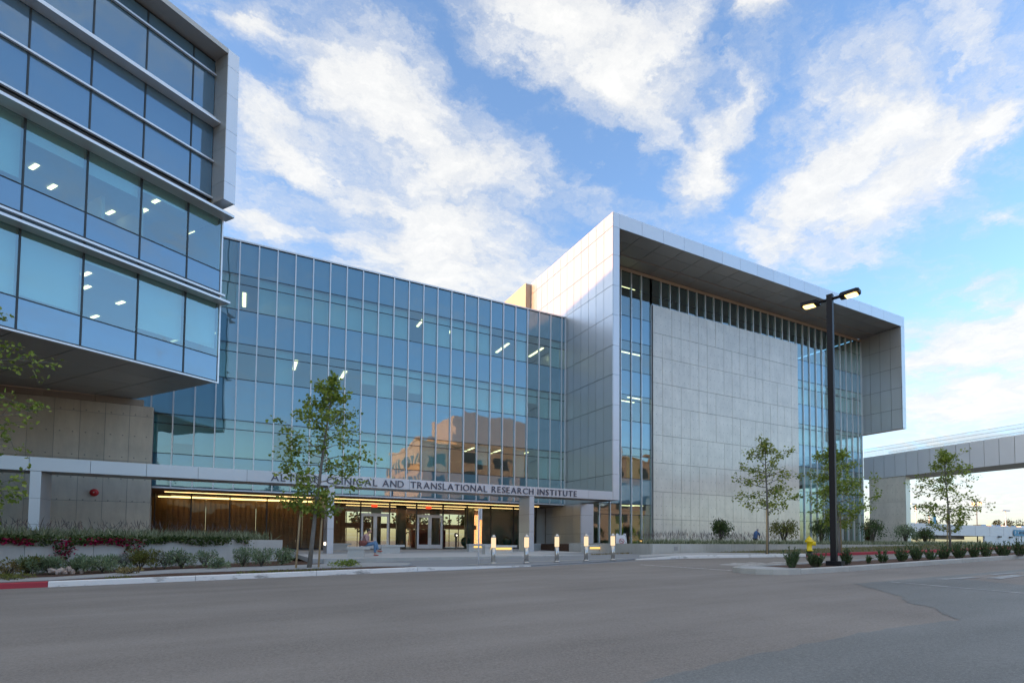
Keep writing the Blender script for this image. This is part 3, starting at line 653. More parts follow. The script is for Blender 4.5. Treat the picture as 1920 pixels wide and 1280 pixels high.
for i in range(len(fj)-1):
    x1 = min(fj[i+1], XI)
    for k in range(3): bxb.box('soffit_panel', fj[i]+.022, x1-.022, sj[k]+.022, sj[k+1]-.022, 24.2 if k < 2 else 24.12, 24.28, 'soffit_panel')
bxb.box('soffit_backing', 23.63, XI, Yc+.1, Yw+.2, 24.29, 24.5, 'black_iron')
zr = [13.3, 15.42, 17.67, 19.85, 22.1, 24.18]
yr = [Yc+.06, 33.7, 34.83, 35.94, 37.0]
for j in range(5):
    for i in range(4): bxb.box('inner_wall_panel', XI-.05, XI-.005, yr[i]+.018, yr[i+1]-.018, zr[j]+.018, zr[j+1]-.018, 'metal_panel')
    bxb.box('right_leg_panel', XI, XR, Yc, Yc+.05, zr[j]+.008, (zr[j+1] if j < 4 else 24.19)-.008, 'metal_fascia')
bxb.box('inner_wall_backing', XI-.004, XI+.005, Yc+.06, 37.0, 13.31, 24.2, 'black_iron')
bxb.box('right_leg_core', XI+.01, XR-.02, Yc+.055, 48, 13.3, 24.25, 'metal_panel')
# concrete wall
cz = [.9, 3.15, 5.5, 7.95, 10.33, 12.85, 14.8, 17.05, 19.1, 21.52]
CX0, CX1 = 30.2, 49.05; nC = 18; cw = (CX1-CX0)/nC
for j in range(len(cz)-1):
    i = 0
    while i < nC:
        w = 2 if RND.random() < .16 else 1
        w = min(w, nC-i)
        d = RND.uniform(0, .012)
        bxb.box('concrete_panel', CX0+i*cw+.014, CX0+(i+w)*cw-.014, Yw-.25-d, Yw-.05, cz[j]+.014, cz[j+1]-.014, 'wall_concrete')
        i += w
bxb.box('concrete_core', CX0+.01, CX1-.01, Yw-.21, Yw+.3, .5, 21.5, 'deck_dark')
# glazing around it
bz = [.55, 3.46, 4.34, 6.48, 8.35, 9.03, 11.27, 12.98, 13.43, 15.47, 17.15, 17.97, 20.07, 22.4, 23.82]
def bkind(i, j): return 'glass_spandrel' if j in (2, 5, 8, 11) else 'glass_vision'
lxs = [24.23, 24.86, 25.9, 26.95, 28.04, 29.1, 30.17]
curtain(bxb, lxs, bz, Yw, bkind, zmull=lambda i: (.55, 23.82) if i > 2 else (.55, 4.2 if i < 2 else 23.82), skip=lambda i, j: i < 0)
cxs = [30.17+1.049*k for k in range(19)]
curtain(bxb, cxs, [21.55, 22.4, 23.82], Yw, lambda i, j: 'glass_vision', zmull=lambda i: (21.55, 23.82))
rxs = [49.08+1.04*k for k in range(11)]+[60.15]
curtain(bxb, rxs, bz, Yw, bkind)
bxb.box('clerestory_header', 23.63, 60.2, Yw-.06, Yw+.1, 23.83, 24.11, 'wall_tan')
for z in (4.6, 9.1, 13.5, 18.1):
    bxb.box('ceiling', 24.3, 60.1, Yw+.35, 48, z-.1, z, 'interior_white')
    bxb.box('floor_slab', 24.3, 60.1, Yw+.35, 48, z+.9, z+1.1, 'interior_floor')
bxb.box('back_wall', 24.3, 60.1, 47, 47.2, .5, 24.1, 'interior_wall')
bxb.box('left_wall', 24.2, 24.4, Yw+.1, 47, .5, 24.1, 'interior_wall'); bxb.box('right_wall', 60.16, 60.3, Yw+.02, 47, .5, 24.1, 'interior_wall')
bxb.box('rear_block', Xs+.6, XR, 48, 62, .5, 24.55, 'wall_tan')
bxb.box('ground_floor', 24.3, 60.1, Yw+.1, 47, .3, .54, 'interior_floor')
bxb.box('yellow_wall', 26.9, 28.3, Yw+1.4, Yw+1.5, .55, 3.4, 'yellow_wall'); bxb.box('yellow_wall', 28.9, 30.3, Yw+1.1, Yw+1.2, .55, 3.9, 'yellow_wall')
bxb.box('yellow_wall', 28.8, 30.3, Yw+1.6, Yw+1.7, 6.5, 8.9, 'yellow_wall'); bxb.box('orange_wall', 26.9, 28.0, Yw+1.6, Yw+1.7, 6.5, 8.9, 'wood_wall')
for j in (3, 4, 6, 7, 9, 10):
    for i in range(len(rxs)-1):
        if RND.random() < .8: bxb.box('blind', rxs[i]+.04, rxs[i+1]-.04, Yw+.2, Yw+.21, bz[j+1]-(bz[j+1]-bz[j])*RND.choice((1, 1, .6)), bz[j+1]-.03, 'blind')
for x, y, z in ((1176, 752, 13.4), (1190, 746, 13.4), (1176, 947, 4.5), (1193, 947, 4.5), (1172, 660, 18.0), (1190, 664, 18.0), (1177, 540, 22.9)): ceil_light(bxb, x, y, z, Yw, 1.5, .14, 0)
# peach rear volume seen over the glass roof
ry = [45.7, 47.1, 48.5, 50.3, 52.5]
for i in range(4): bxb.box('rear_side_panel', Xs-.55, Xs-.5, ry[i]+.008, ry[i+1]-.008, 19.3, 25.2, 'peach_panel')
bxb.box('rear_side_core', Xs-.49, Xs+.55, 45.7, 56, 19.0, 25.15, 'peach_panel')
bxb.box('roof_vent', 21.6, 21.78, 41.2, 41.38, 19.6, 20.35, 'dark_metal'); 

# ------------------------------------------------------------------ entrance canopy with lettering
can = Thing('entrance_canopy', 'long silver entrance canopy beam carrying the institute lettering on blade columns', 'canopy', (8, 33.2, .5))
cj = [-18.5, -16.4, -14.3, -12.2, -10.15, -8.07, -5.98, -3.91, -1.85, .25, 2.32, 4.4, 6.47, 8.55, 10.57, 12.66, 14.69, 16.83, 18.95, 20.97, 23.02]
for a, b in zip(cj, cj[1:]): can.box('fascia_panel', a+.008, b-.008, Yc-.005, Yc+.05, 4.2, 4.8, 'metal_fascia')
can.box('beam_core', cj[0], 23.02, Yc+.055, 34.2, 4.24, 4.77, 'soffit_dark')
for a, b in zip(cj, cj[1:]): can.box('underside_panel', a+.008, b-.008, Yc+.05, 34.2, 4.2, 4.235, 'soffit_panel')
for X0c, X1c in ((-8.03, -7.66), (4.13, 4.45), (16.42, 16.76)):
    zb = PLZ(X0c, 33.2)-.05
    for z0, z1 in ((zb, 1.85), (1.85, 3.0), (3.0, 4.19)):
        can.box('column_panel', X0c, X1c, Yc+.02, 34.15, z0+.006, z1-.006, 'metal_fascia')
    can.box('column_core', X0c+.02, X1c-.02, Yc+.06, 34.1, zb, 4.2, 'dark_metal')
can.box('step_light', 4.06, 4.13, 33.2, 33.3, .95, 1.12, 'white_light')
def text_mesh(ch, size, depth):
    cu = bpy.data.curves.new('letter', 'FONT'); cu.body = ch; cu.size = size; cu.extrude = depth; cu.resolution_u = 3
    ob = bpy.data.objects.new('tmp', cu); COL.objects.link(ob)
    bpy.context.view_layer.update()
    me = bpy.data.meshes.new_from_object(ob.evaluated_get(bpy.context.evaluated_depsgraph_get()))
    bpy.data.objects.remove(ob); bpy.data.curves.remove(cu)
    return me
GLY = {}
def glyph(ch):
    if ch not in GLY:
        me = text_mesh(ch, 1.0, .04); co = np.zeros(len(me.vertices)*3); me.vertices.foreach_get('co', co); co = co.reshape(-1, 3)
        GLY[ch] = (me, co[:, 0].min(), co[:, 0].max())
    return GLY[ch]
def write(words, y, z0, capH, mat, parent, loc, name='letter'):
    for wd, xa, xb in words:
        sc = capH/.69; gl = [glyph(c) for c in wd]
        tot = sum((g[2]-g[1])*sc for g in gl); gap = (xb-xa-tot)/max(1, len(wd)-1)
        fx = 1.0
        if gap < .02: fx = (xb-xa-.03*(len(wd)-1))/tot; gap = .03
        x = xa
        for c, g in zip(wd, gl):
            key = g[0]
            o = link(name, key, mat, parent)
            o.rotation_euler = (math.pi/2, 0, 0); o.scale = (sc*fx, sc, .6)
            o.location = (x-g[1]*sc*fx-loc[0], y-loc[1], z0-loc[2]); x += (g[2]-g[1])*sc*fx+gap
write([('ALTMAN', 1.34, 3.76), ('CLINICAL', 4.03, 6.72), ('AND', 7.0, 8.21), ('TRANSLATIONAL', 8.61, 13.42), ('RESEARCH', 13.73, 16.68), ('INSTITUTE', 16.99, 20.01)], Yc-.035, 4.30, .385, 'letter', can.o, can.loc)

# ------------------------------------------------------------------ tower on the left (rotated)
L0 = np.array([-1.17, 32.09, 0.0]); LA = math.radians(33.1)
tw = Thing('laboratory_tower', 'tall blue glass laboratory tower with horizontal sunshade fins cantilevered at left', 'building', tuple(L0), LA)
lxm = [-1.6-1.98*k for k in range(9)]
lxv = lxm[::-1]+[-.02]
tz = [9.04, 10.26, 12.95, 13.53, 14.59, 17.3]
tz2 = [17.94, 19.82, 21.78, 22.06, 24.2, 24.94]
def tkind(i, j): return 'glass_tower_spandrel' if j in (0, 2, 3) else 'glass_vision'
def tower_grid(xs, zs, kind, nm):
    for j in range(len(zs)-1):
        for i in range(len(xs)-1):
            tw.box('pane', xs[i]+.012, xs[i+1]-.012, 0, .03, zs[j]+.02, zs[j+1]-.02, kind(i, j))
        for x in xs[:-1]: tw.box('mullion', x-.03, x+.03, -.03, .1, zs[j]+.02, zs[j+1]-.02, 'transom')
    for z in zs: tw.box('transom', xs[0], xs[-1], -.025, .09, z-.02, z+.02, 'transom')
tower_grid(lxv, tz, tkind, 'a')
tower_grid(lxm[::-1]+[-.57], tz2, lambda i, j: 'glass_tower_spandrel', 'b')
XL = lxm[-1]
tw.box('corner_trim', -.02, .05, -.06, .1, 9.0, 17.3, 'mullion'); tw.box('bottom_trim', XL, .05, -.06, .1, 8.93, 9.0, 'mullion')
for z, dep, th in ((13.42, .18, .09), (12.98, .62, .10), (17.3, .75, .12), (21.66, .62, .10), (22.06, .18, .09)):
    tw.box('sunshade_fin', XL, .16 if z < 18 else -.58, -dep, -.03, z-th, z, 'mullion')
for z in (19.82, 17.98, 24.2): tw.box('rail', XL, -.58, -.16, -.03, z-.05, z+.03, 'mullion')
fz = [17.7, 18.6, 20.3, 21.2, 23.0, 24.4, 25.25]
for j in range(6):
    tw.box('frame_panel', -.55, 0, -1.0, -.95, fz[j]+.006, fz[j+1]-.006, 'metal_fascia')
    tw.box('frame_inner_panel', -.57, -.55, -.99, -.02, fz[j]+.006, fz[j+1]-.006, 'soffit_panel')
tw.box('frame_core', -.545, -.01, -.945, -.02, 17.72, 25.2, 'metal_panel')
tw.box('roof_overhang', XL, -.575, -1.0, .2, 25.0, 25.24, 'soffit_panel')
tw.box('roof', -52, 0, .22, 26, 24.96, 25.22, 'roof_grey')
tw.box('end_wall', -.03, 0, .12, 26, 17.5, 24.95, 'metal_panel')
tw.box('end_glass', -.03, 0, .12, 26, 9.05, 17.45, 'glass_tower_spandrel')
tw.box('far_facade', -52, XL-.05, 0, .1, 9.04, 24.95, 'glass_tower_spandrel')
tw.box('far_core', -52, XL-.05, .15, 26, 0, 9, 'wall_grey')
tw.box('rear_wall', -52, 0, 25.8, 26, 9, 24.95, 'metal_panel')
for z in (9.1, 13.5, 17.5, 21.8): tw.box('floor_slab', XL, -.05, .15, 22, z-.02, z+.15, 'interior_floor')
for z in (12.93, 17.2): tw.box('ceiling', XL, -.05, .15, 16, z, z+.06, 'interior_white')
tw.box('back_wall', XL, -.05, 9, 9.2, 9.2, 24.9, 'interior_wall'); tw.box('upper_blind', XL, -.6, .3, .32, 17.9, 24.9, 'blind')
def tlight(x, y, zc, L=.62, w=.15):
    p = hit(x, y, (0, 0, 1), zc); d = p-L0; c, s_ = math.cos(LA), math.sin(LA)
    u, v = d[0]*c+d[1]*s_, -d[0]*s_+d[1]*c
    tw.box('ceiling_light', u-w/2, u+w/2, v-L/2, v+L/2, zc-.035, zc-.004, 'ceiling_light')
for x, y in ((64, 312), (98, 350), (207, 398), (294, 376), (269, 395), (361, 437)): tlight(x, y, 17.2)
for x, y in ((162, 513), (162, 538), (226, 567), (178, 593)): tlight(x, y, 12.93)
for i, j, drop in ((0, 1, 1), (1, 1, 1), (2, 1, 1), (3, 1, 1), (4, 1, 1), (5, 1, .95), (6, 1, .12), (7, 1, .9), (8, 1, .85), (2, 4, .95), (3, 4, .9), (4, 4, .9), (5, 4, .3), (6, 4, .35), (7, 4, .2), (8, 4, .15)):
    if i < len(lxv)-1: tw.box('blind', lxv[i]+.05, lxv[i+1]-.05, .2, .21, tz[j+1]-.03-(tz[j+1]-tz[j]-.06)*drop, tz[j+1]-.03, 'blind')
for u, v0, v1, z0, z1, mt in ((-4.4, 1.5, 6, 13.65, 16.4, 'interior_white'), (-2.4, 2.5, 8, 13.65, 17.2, 'blind'), (-5.0, 3, 8.9, 9.25, 12.9, 'interior_white'), (-7.0, 2, 6, 9.25, 11.5, 'blind')): tw.box('partition', u, u+.12, v0, v1, z0, z1, mt)
for u, z in ((-3.2, 13.65), (-5.2, 13.65), (-4.2, 9.25)): tw.box('desk', u-.7, u+.7, 1.0, 1.7, z+.7, z+.75, 'interior_white')
# soffit panels, running back to the concrete wall
n = 12
Yb = 38.2
def back_v(u):   # local depth at which the soffit meets the plane Y = Yb
    return (Yb-L0[1]-u*math.sin(LA))/math.cos(LA)
us = [0-.02]+[-1.6-1.98*k for k in range(9)]
for a, b in zip(us[1:], us):
    rows_ = 4
    for k in range(rows_):
        f0, f1 = k/rows_, (k+1)/rows_
        q = [(a+.02, back_v(a)*f0+.1*(k == 0)+.02), (b-.02, back_v(b)*f0+.1*(k == 0)+.02), (b-.02, back_v(b)*f1-.02), (a+.02, back_v(a)*f1-.02)]
        tw.part('soffit_panel', MB().prism(q, 8.98, 9.03), 'soffit_panel')
# concrete base wall under the tower
cw_ = Thing('concrete_wall', 'grey board marked concrete wall under the tower soffit behind the canopy', 'wall', (-9, 38.3, .3))
lxw = [-4.38-1.05*k for k in range(16)]; lzw = [.3, 3.26, 5.5, 8.02, 8.62]
for i in range(len(lxw)-1):
    for j in range(4):
        cw_.box('concrete_panel', lxw[i+1]+.008, lxw[i]-.008, Yb-RND.uniform(0, .01), Yb+.2, lzw[j]+.008, lzw[j+1]-.008, 'wall_concrete_left')
cw_.box('wall_core', lxw[-1], -4.40, Yb+.02, Yb+.6, .1, 8.6, 'deck_dark')
for i in range(0, len(lxw)-2, 2): cw_.box('beam_panel', lxw[i+2]-.45, lxw[i]-.47 if i else -4.85, Yb+.03, Yb+.3, 8.64, 8.97, 'wall_tan')
bell = Thing('fire_bell', 'round red fire alarm bell on the concrete wall left of the lobby', 'alarm bell', (0, 0, 0))
p = onY(177, 923, Yb); bell.o.location = (p[0], p[1]-.02, p[2]); bell.loc = (0, 0, 0)
def ylathe(prof, n=18):
    m_ = MB().lathe(prof, n); m_.v = [(x, -z, y) for x, y, z in m_.v]; return m_
bell.part('gong', ylathe([(.19, .02), (.20, .05), (.16, .12), (.05, .15)]), 'red_paint', True); bell.part('mount', ylathe([(.09, -.02), (.09, .03)]), 'black_iron'); bell.part('clapper_cap', ylathe([(.03, .145), (.03, .17)]), 'steel')

# ------------------------------------------------------------------ skybridge
brg = Thing('pedestrian_bridge', 'silver panelled pedestrian bridge with glass railing entering the right side', 'bridge', (0, 0, 0))
A0 = np.array([60.34, 37.0]); dB = np.array([58.83-60.34, 21.68-37.02]); dB /= np.linalg.norm(dB); nB = np.array([-dB[1], dB[0]])
if nB[0] < 0: nB = -nB
brg.o.location = (A0[0], A0[1], 0); brg.o.rotation_euler = (0, 0, math.atan2(dB[1], dB[0]))
side = 1 if (-math.sin(math.atan2(dB[1], dB[0]))*nB[0]+math.cos(math.atan2(dB[1], dB[0]))*nB[1]) > 0 else -1
def bbox_(name, u0, u1, v0, v1, z0, z1, mat):
    a, b = sorted((v0*side, v1*side)); return brg.part(name, MB().box(u0, u1, a, b, z0, z1), mat)
for k in range(40):
    u = .02+1.22*k
    bbox_('bridge_panel', u+.022, u+1.22-.022, 0, .05, 8.28, 10.74, 'bridge_metal')
    if k < 36: bbox_('rail_pane', u+.01, u+1.21, .12, .135, 10.78, 11.66, 'glass_rail'); bbox_('rail_pane', u+.01, u+1.21, 4.2, 4.215, 10.78, 11.66, 'glass_rail')
for z in (11.68, 11.33): bbox_('handrail', 0, 48, .11, .135, z, z+.022, 'steel_dark'); 
bbox_('handrail', 0, 48, 4.19, 4.215, 11.68, 11.702, 'steel_dark')
bbox_('deck', 0, 49, .055, 4.3, 8.5, 10.7, 'soffit_dark'); bbox_('underside', 0, 49, .055, 4.3, 8.3, 8.48, 'soffit_panel')
for k in range(4):
    u0 = .6+1.02*k
    for z0, z1 in ((.8, 3.2), (3.2, 5.6), (5.6, 8.28)): bbox_('pier_panel', u0+.008, u0+1.02-.008, .10-.01*(k % 2), .75, z0+.008, z1-.008, 'wall_concrete')
for z0, z1 in ((.8, 4.4), (4.4, 8.27)): bbox_('pier_cladding', 4.69, 4.74, .08, .78, z0+.006, z1-.006, 'metal_panel')
bbox_('far_pier', 34, 36, 1.0, 3.4, .8, 8.28, 'wall_concrete')

exec_parts = True
# ------------------------------------------------------------------ planters
def along(p, q, t): return (p[0]+(q[0]-p[0])*t, p[1]+(q[1]-p[1])*t)
pl = Thing('concrete_planter', 'long concrete planter wall with trailing flowers below the tower', 'planter', (-5, 26, 0))
pB = np.array([1.76, 29.15]); pd = np.array([math.cos(LA), math.sin(LA)]); pn = np.array([-pd[1], pd[0]])
PW = lambda s, v: pB-pd*s+pn*v
ZP = 1.22
for k in range(12):
    s0, s1 = 1.85*k, 1.85*(k+1)
    q = [PW(s1-.006, 0), PW(s0+.006, 0), PW(s0+.006, .22), PW(s1-.006, .22)]
    pl.part('wall_panel', MB().prism([tuple(a) for a in q], lambda x, y: H(x)-.1, ZP), 'planter_concrete')
pl.part('end_panel', MB().prism([tuple(PW(-.002, .0)), tuple(PW(-.2, .02)), tuple(PW(-.2, 5)), tuple(PW(-.002, 5))][::-1] if False else [tuple(PW(.21, .225)), tuple(PW(.0, .225)), tuple(PW(.0, 6)), tuple(PW(.21, 6))], -.1, ZP), 'planter_concrete')
pl.part('soil', MB().prism([tuple(PW(22, .225)), tuple(PW(.22, .225)), tuple(PW(.22, 7.5)), tuple(PW(3, 9.5)), tuple(PW(22, 18))], .2, ZP-.06), 'mulch')
pr = Thing('concrete_planter', 'low grey concrete planter wall in front of the framed building', 'planter', (33, 23, .5))
for k in range(20):
    a = 18.5+1.9*k; pr.box('wall_panel', a+.006, a+1.9-.006, 22.6, 22.85, H(a)-.1, 1.13, 'planter_concrete')
pr.box('end_panel', 18.5, 18.74, 22.86, 31, .3, 1.13, 'planter_concrete')
pr.box('soil', 18.75, 56.4, 22.86, 36.7, .3, 1.06, 'mulch')
pr.box('wall_plate', 19.95, 20.2, 22.585, 22.599, .78, .98, 'wall_grey')

# ------------------------------------------------------------------ plants
def leaves(name, P, size, mat, parent, shape='leaf', up=.0, rng=NPR, aspect=1.0, off=(0, 0, 0), dirs=None, fold=.25):
    """many small folded leaf faces at the points P"""
    P = np.asarray(P, float); n = len(P)
    if shape == 'lobed': base = np.array([(0, 0, 0), (.32, .12, .06), (.55, .42, .1), (.26, .5, .02), (.30, .85, .05), (0, 1.05, -.05), (-.30, .85, .05), (-.26, .5, .02), (-.55, .42, .1), (-.32, .12, .06)])
    elif shape == 'blade': base = np.array([(-.5, 0, 0), (.5, 0, 0), (.32, .6, .08), (0, 1, .22), (-.32, .6, .08)])
    else: base = np.array([(0, 0, 0), (.32, .35, .10), (.25, .7, .06), (0, 1, -.05), (-.25, .7, .06), (-.32, .35, .10)])
    base = base*np.array([aspect, 1, 1]); K = len(base)
    if dirs is None:
        d = rng.normal(size=(n, 3)); d[:, 2] = d[:, 2]*.6+up
    else: d = np.asarray(dirs, float)+rng.normal(size=(n, 3))*.25
    d /= np.linalg.norm(d, axis=1)[:, None]+1e-9
    nn = rng.normal(size=(n, 3))*.8+np.array([0, 0, .9]); nn -= d*(nn*d).sum(1)[:, None]; nn /= np.linalg.norm(nn, axis=1)[:, None]+1e-9
    sd = np.cross(d, nn); sz = size*rng.uniform(.65, 1.3, n)
    V = P[:, None, :]+sz[:, None, None]*(base[None, :, 0:1]*sd[:, None, :]+base[None, :, 1:2]*d[:, None, :]+base[None, :, 2:3]*nn[:, None, :])
    V = V.reshape(-1, 3)-np.array(off)
    me = bpy.data.meshes.new(name)
    me.vertices.add(n*K); me.vertices.foreach_set('co', V.ravel())
    me.loops.add(n*K); me.loops.foreach_set('vertex_index', np.arange(n*K, dtype=np.int32))
    me.polygons.add(n); me.polygons.foreach_set('loop_start', np.arange(0, n*K, K, dtype=np.int32)); me.polygons.foreach_set('loop_total', np.full(n, K, dtype=np.int32))
    me.update(calc_edges=True)
    return link(name, me, mat, parent)

def street_tree(name, label, base, h, crown, r, n_leaf, seed, mat, lean=(0, 0), stakes=(), leafsz=.15, group=None, trunk_r=.055, shapef=None, droop=.1, nb=26, bare=.3):
    rg = np.random.default_rng(seed)
    T = Thing(name, label, 'tree', tuple(base), 0, group); T.loc = (0, 0, 0)
    tr = MB(); pts = []; k = 9
    for i in range(k):
        t = i/(k-1); pts.append((lean[0]*t+.05*math.sin(3*t+seed), lean[1]*t+.05*math.cos(4*t+seed), h*t*.97))
    tr.tube(pts, [trunk_r*(1-.86*i/(k-1))+.004 for i in range(k)], 8)
    P = []; D = []
    def at(t):
        x = t*(k-1); i = min(int(x), k-2); f_ = x-i
        return np.array(pts[i])*(1-f_)+np.array(pts[i+1])*f_
    for b in range(nb):
        t = bare+(1-bare)*(b+.5)/nb; az = b*2.399963+rg.uniform(-.4, .4)
        prof = shapef(t) if shapef else math.sin(math.pi*min(1, (t-bare)/(1-bare)*.86+.14))**.8
        L = r*prof*rg.uniform(.55, 1.12)
        p0 = at(t); rise = rg.uniform(.15, .6)
        d = np.array([math.cos(az), math.sin(az), rise]); d /= np.linalg.norm(d)
        seg = [p0]; q = p0.copy(); dd = d.copy(); ns = 5
        for s in range(ns):
            dd = dd+rg.normal(size=3)*.16+np.array([0, 0, -droop*.3]); dd /= np.linalg.norm(dd); q = q+dd*L/ns; seg.append(q.copy())
        tr.tube(seg, [max(.005, .022*(1-s/ns)*min(1, L)) for s in range(ns+1)], 5, False)
        for s in range(1, ns+1):
            for _ in range(0 if (s < 3 and rg.random() < .45) else (2 if L > .4 else 1)):
                td = dd*.5+rg.normal(size=3)*.7; td[2] *= .6; td /= np.linalg.norm(td); tl = L*rg.uniform(.14, .42)
                e = seg[s]+td*tl; tr.tube([seg[s], seg[s]*.5+e*.5+rg.normal(size=3)*.02, e], [.006, .005, .003], 4, False)
                m_ = max(2, int(n_leaf/(nb*ns*1.8)*rg.uniform(.3, 1.9)))
                for _k in range(m_):
                    P.append(seg[s]+(e-seg[s])*rg.uniform(.25, 1.1)+rg.normal(size=3)*.085); D.append(td+np.array([0, 0, -.15]))
    for _k in range(int(n_leaf*.03)): P.append(at(rg.uniform(.9, 1.02))+rg.normal(size=3)*.09); D.append(rg.normal(size=3))
    T.part('trunk', tr, 'bark', True)
    leaves('crown', P, leafsz, mat, T.o, 'lobed', rng=rg, dirs=np.array(D)*.6+rg.normal(size=(len(P), 3))*.5)
    for j, (sx, sy, sh, bx, by) in enumerate(stakes):
        T.part('stake', MB().tube([(sx, sy, -.05), (bx, by, sh)], .032, 8), 'stake_wood', True)
    if stakes:
        sx, sy, sh, bx, by = stakes[0]
        zt = sh*.86; c0 = (sx+(bx-sx)*.86, sy+(by-sy)*.86, zt); c1 = at(zt/h)
        T.part('tie', MB().tube([c0, tuple((np.array(c0)+c1)/2-np.array([0, 0, .02])), tuple(c1)], .012, 6), 'rubber_tie')
    return T
right2 = np.array([CR[0], CR[1], 0.0])
b1 = G(579, 1064, .22)
street_tree('street_tree', 'staked young sycamore with two wooden stakes in front of the lettered canopy', b1, 6.75, 0, 1.65, 4000, 3, 'leaf_tree', tuple(right2[:2]*.75),
            stakes=((-.40, .05, 2.35, -.28, .05), (.30, -.05, 2.3, .40, -.02)), leafsz=.098, bare=.27, nb=34, trunk_r=.075)
b2 = G(1437, 1038.5, .205)
street_tree('street_tree', 'thin young sycamore with one stake against the concrete wall', b2, 5.6, 0, 1.45, 2300, 8, 'leaf_tree2', (.08, 0), stakes=((-.06, -.1, 2.15, -.08, -.1),), leafsz=.092, bare=.36, nb=26, trunk_r=.07)
b3 = G(1571, 1036, .205)
street_tree('street_tree', 'leafy young sycamore standing behind the black lamp post', b3, 5.35, 0, 1.75, 4300, 15, 'leaf_tree', (-.1, 0), stakes=((.30, .0, 2.4, .22, 0),), leafsz=.096, bare=.24, nb=34, trunk_r=.08)
b4 = G(1780, 1028, .205)
street_tree('street_tree', 'young sycamore with two stakes below the pedestrian bridge', b4, 5.7, 0, 1.85, 3900, 21, 'leaf_tree', (-.2, 0), stakes=((-.22, 0, 2.3, -.1, 0), (.30, .1, 2.2, .22, .1)), leafsz=.096, bare=.16, nb=36, trunk_r=.07)
b5 = G(-90, 1086, .22)
street_tree('street_tree', 'sycamore at the left edge reaching leafy branches into view', b5, 8.6, 0, 2.1, 2300, 33, 'leaf_tree', (.3, 0), leafsz=.105, bare=.16, nb=40, trunk_r=.09)

def weeping(name, label, base, h, w, n, seed, mat, group=None):
    rg = np.random.default_rng(seed); T = Thing(name, label, 'tree', tuple(base), 0, group); T.loc = (0, 0, 0)
    tr = MB(); P = []; D = []
    for b in range(18):
        az = b*2.4+rg.uniform(-.3, .3); rr = w*rg.uniform(.35, 1.0); top = h*rg.uniform(.78, 1.0)
        s = [(rg.normal()*.05, rg.normal()*.05, 0), (math.cos(az)*rr*.25, math.sin(az)*rr*.25, top*.55), (math.cos(az)*rr*.6, math.sin(az)*rr*.6, top), (math.cos(az)*rr, math.sin(az)*rr, top*rg.uniform(.55, .85))]
        tr.tube(s, [.03, .02, .012, .005], 5, False)
        for k in range(n//18):
            t = rg.uniform(.3, 1)*2+1; i = min(int(t), 2); f_ = t-i
            p = np.array(s[i])*(1-f_)+np.array(s[i+1])*f_; p = p+rg.normal(size=3)*np.array([.16, .16, .12])*w; p[2] -= rg.exponential(.22)*h*.5
            P.append((p[0], p[1], max(.08, p[2]))); D.append((math.cos(az)*.3, math.sin(az)*.3, -.9))
    T.part('trunk', tr, 'bark_dark', True); leaves('crown', P, .13, mat, T.o, 'leaf', rng=rg, dirs=D, aspect=.75)
    return T
for k, (x, yb, w, h, lab, mt) in enumerate(((1352, 1011, .75, 1.75, 'rounded dark weeping shrub tree nearest the planter corner', 'leaf_dark'), (1470, 1011, 1.05, 1.75, 'wide weeping shrub tree behind the one staked sycamore', 'leaf_olive'),
        (1540, 1011, .9, 1.9, 'dark weeping shrub tree half hidden behind the lamp post', 'leaf_dark'), (1636, 1013, 1.05, 2.1, 'dark spreading shrub tree before the bridge pier', 'leaf_dark'), (1698, 1014, 1.1, 1.75, 'open leafy shrub tree at the pier edge', 'leaf_sage'), (1735, 1014, .9, 1.5, 'small shrub tree left of the sycamore below the bridge', 'leaf_dark'))):
    X = onY(x, 1000, 25.5)[0]; weeping('shrub_tree', lab, (X, 25.5, 1.05), h, w, 1100, 60+k, mt)

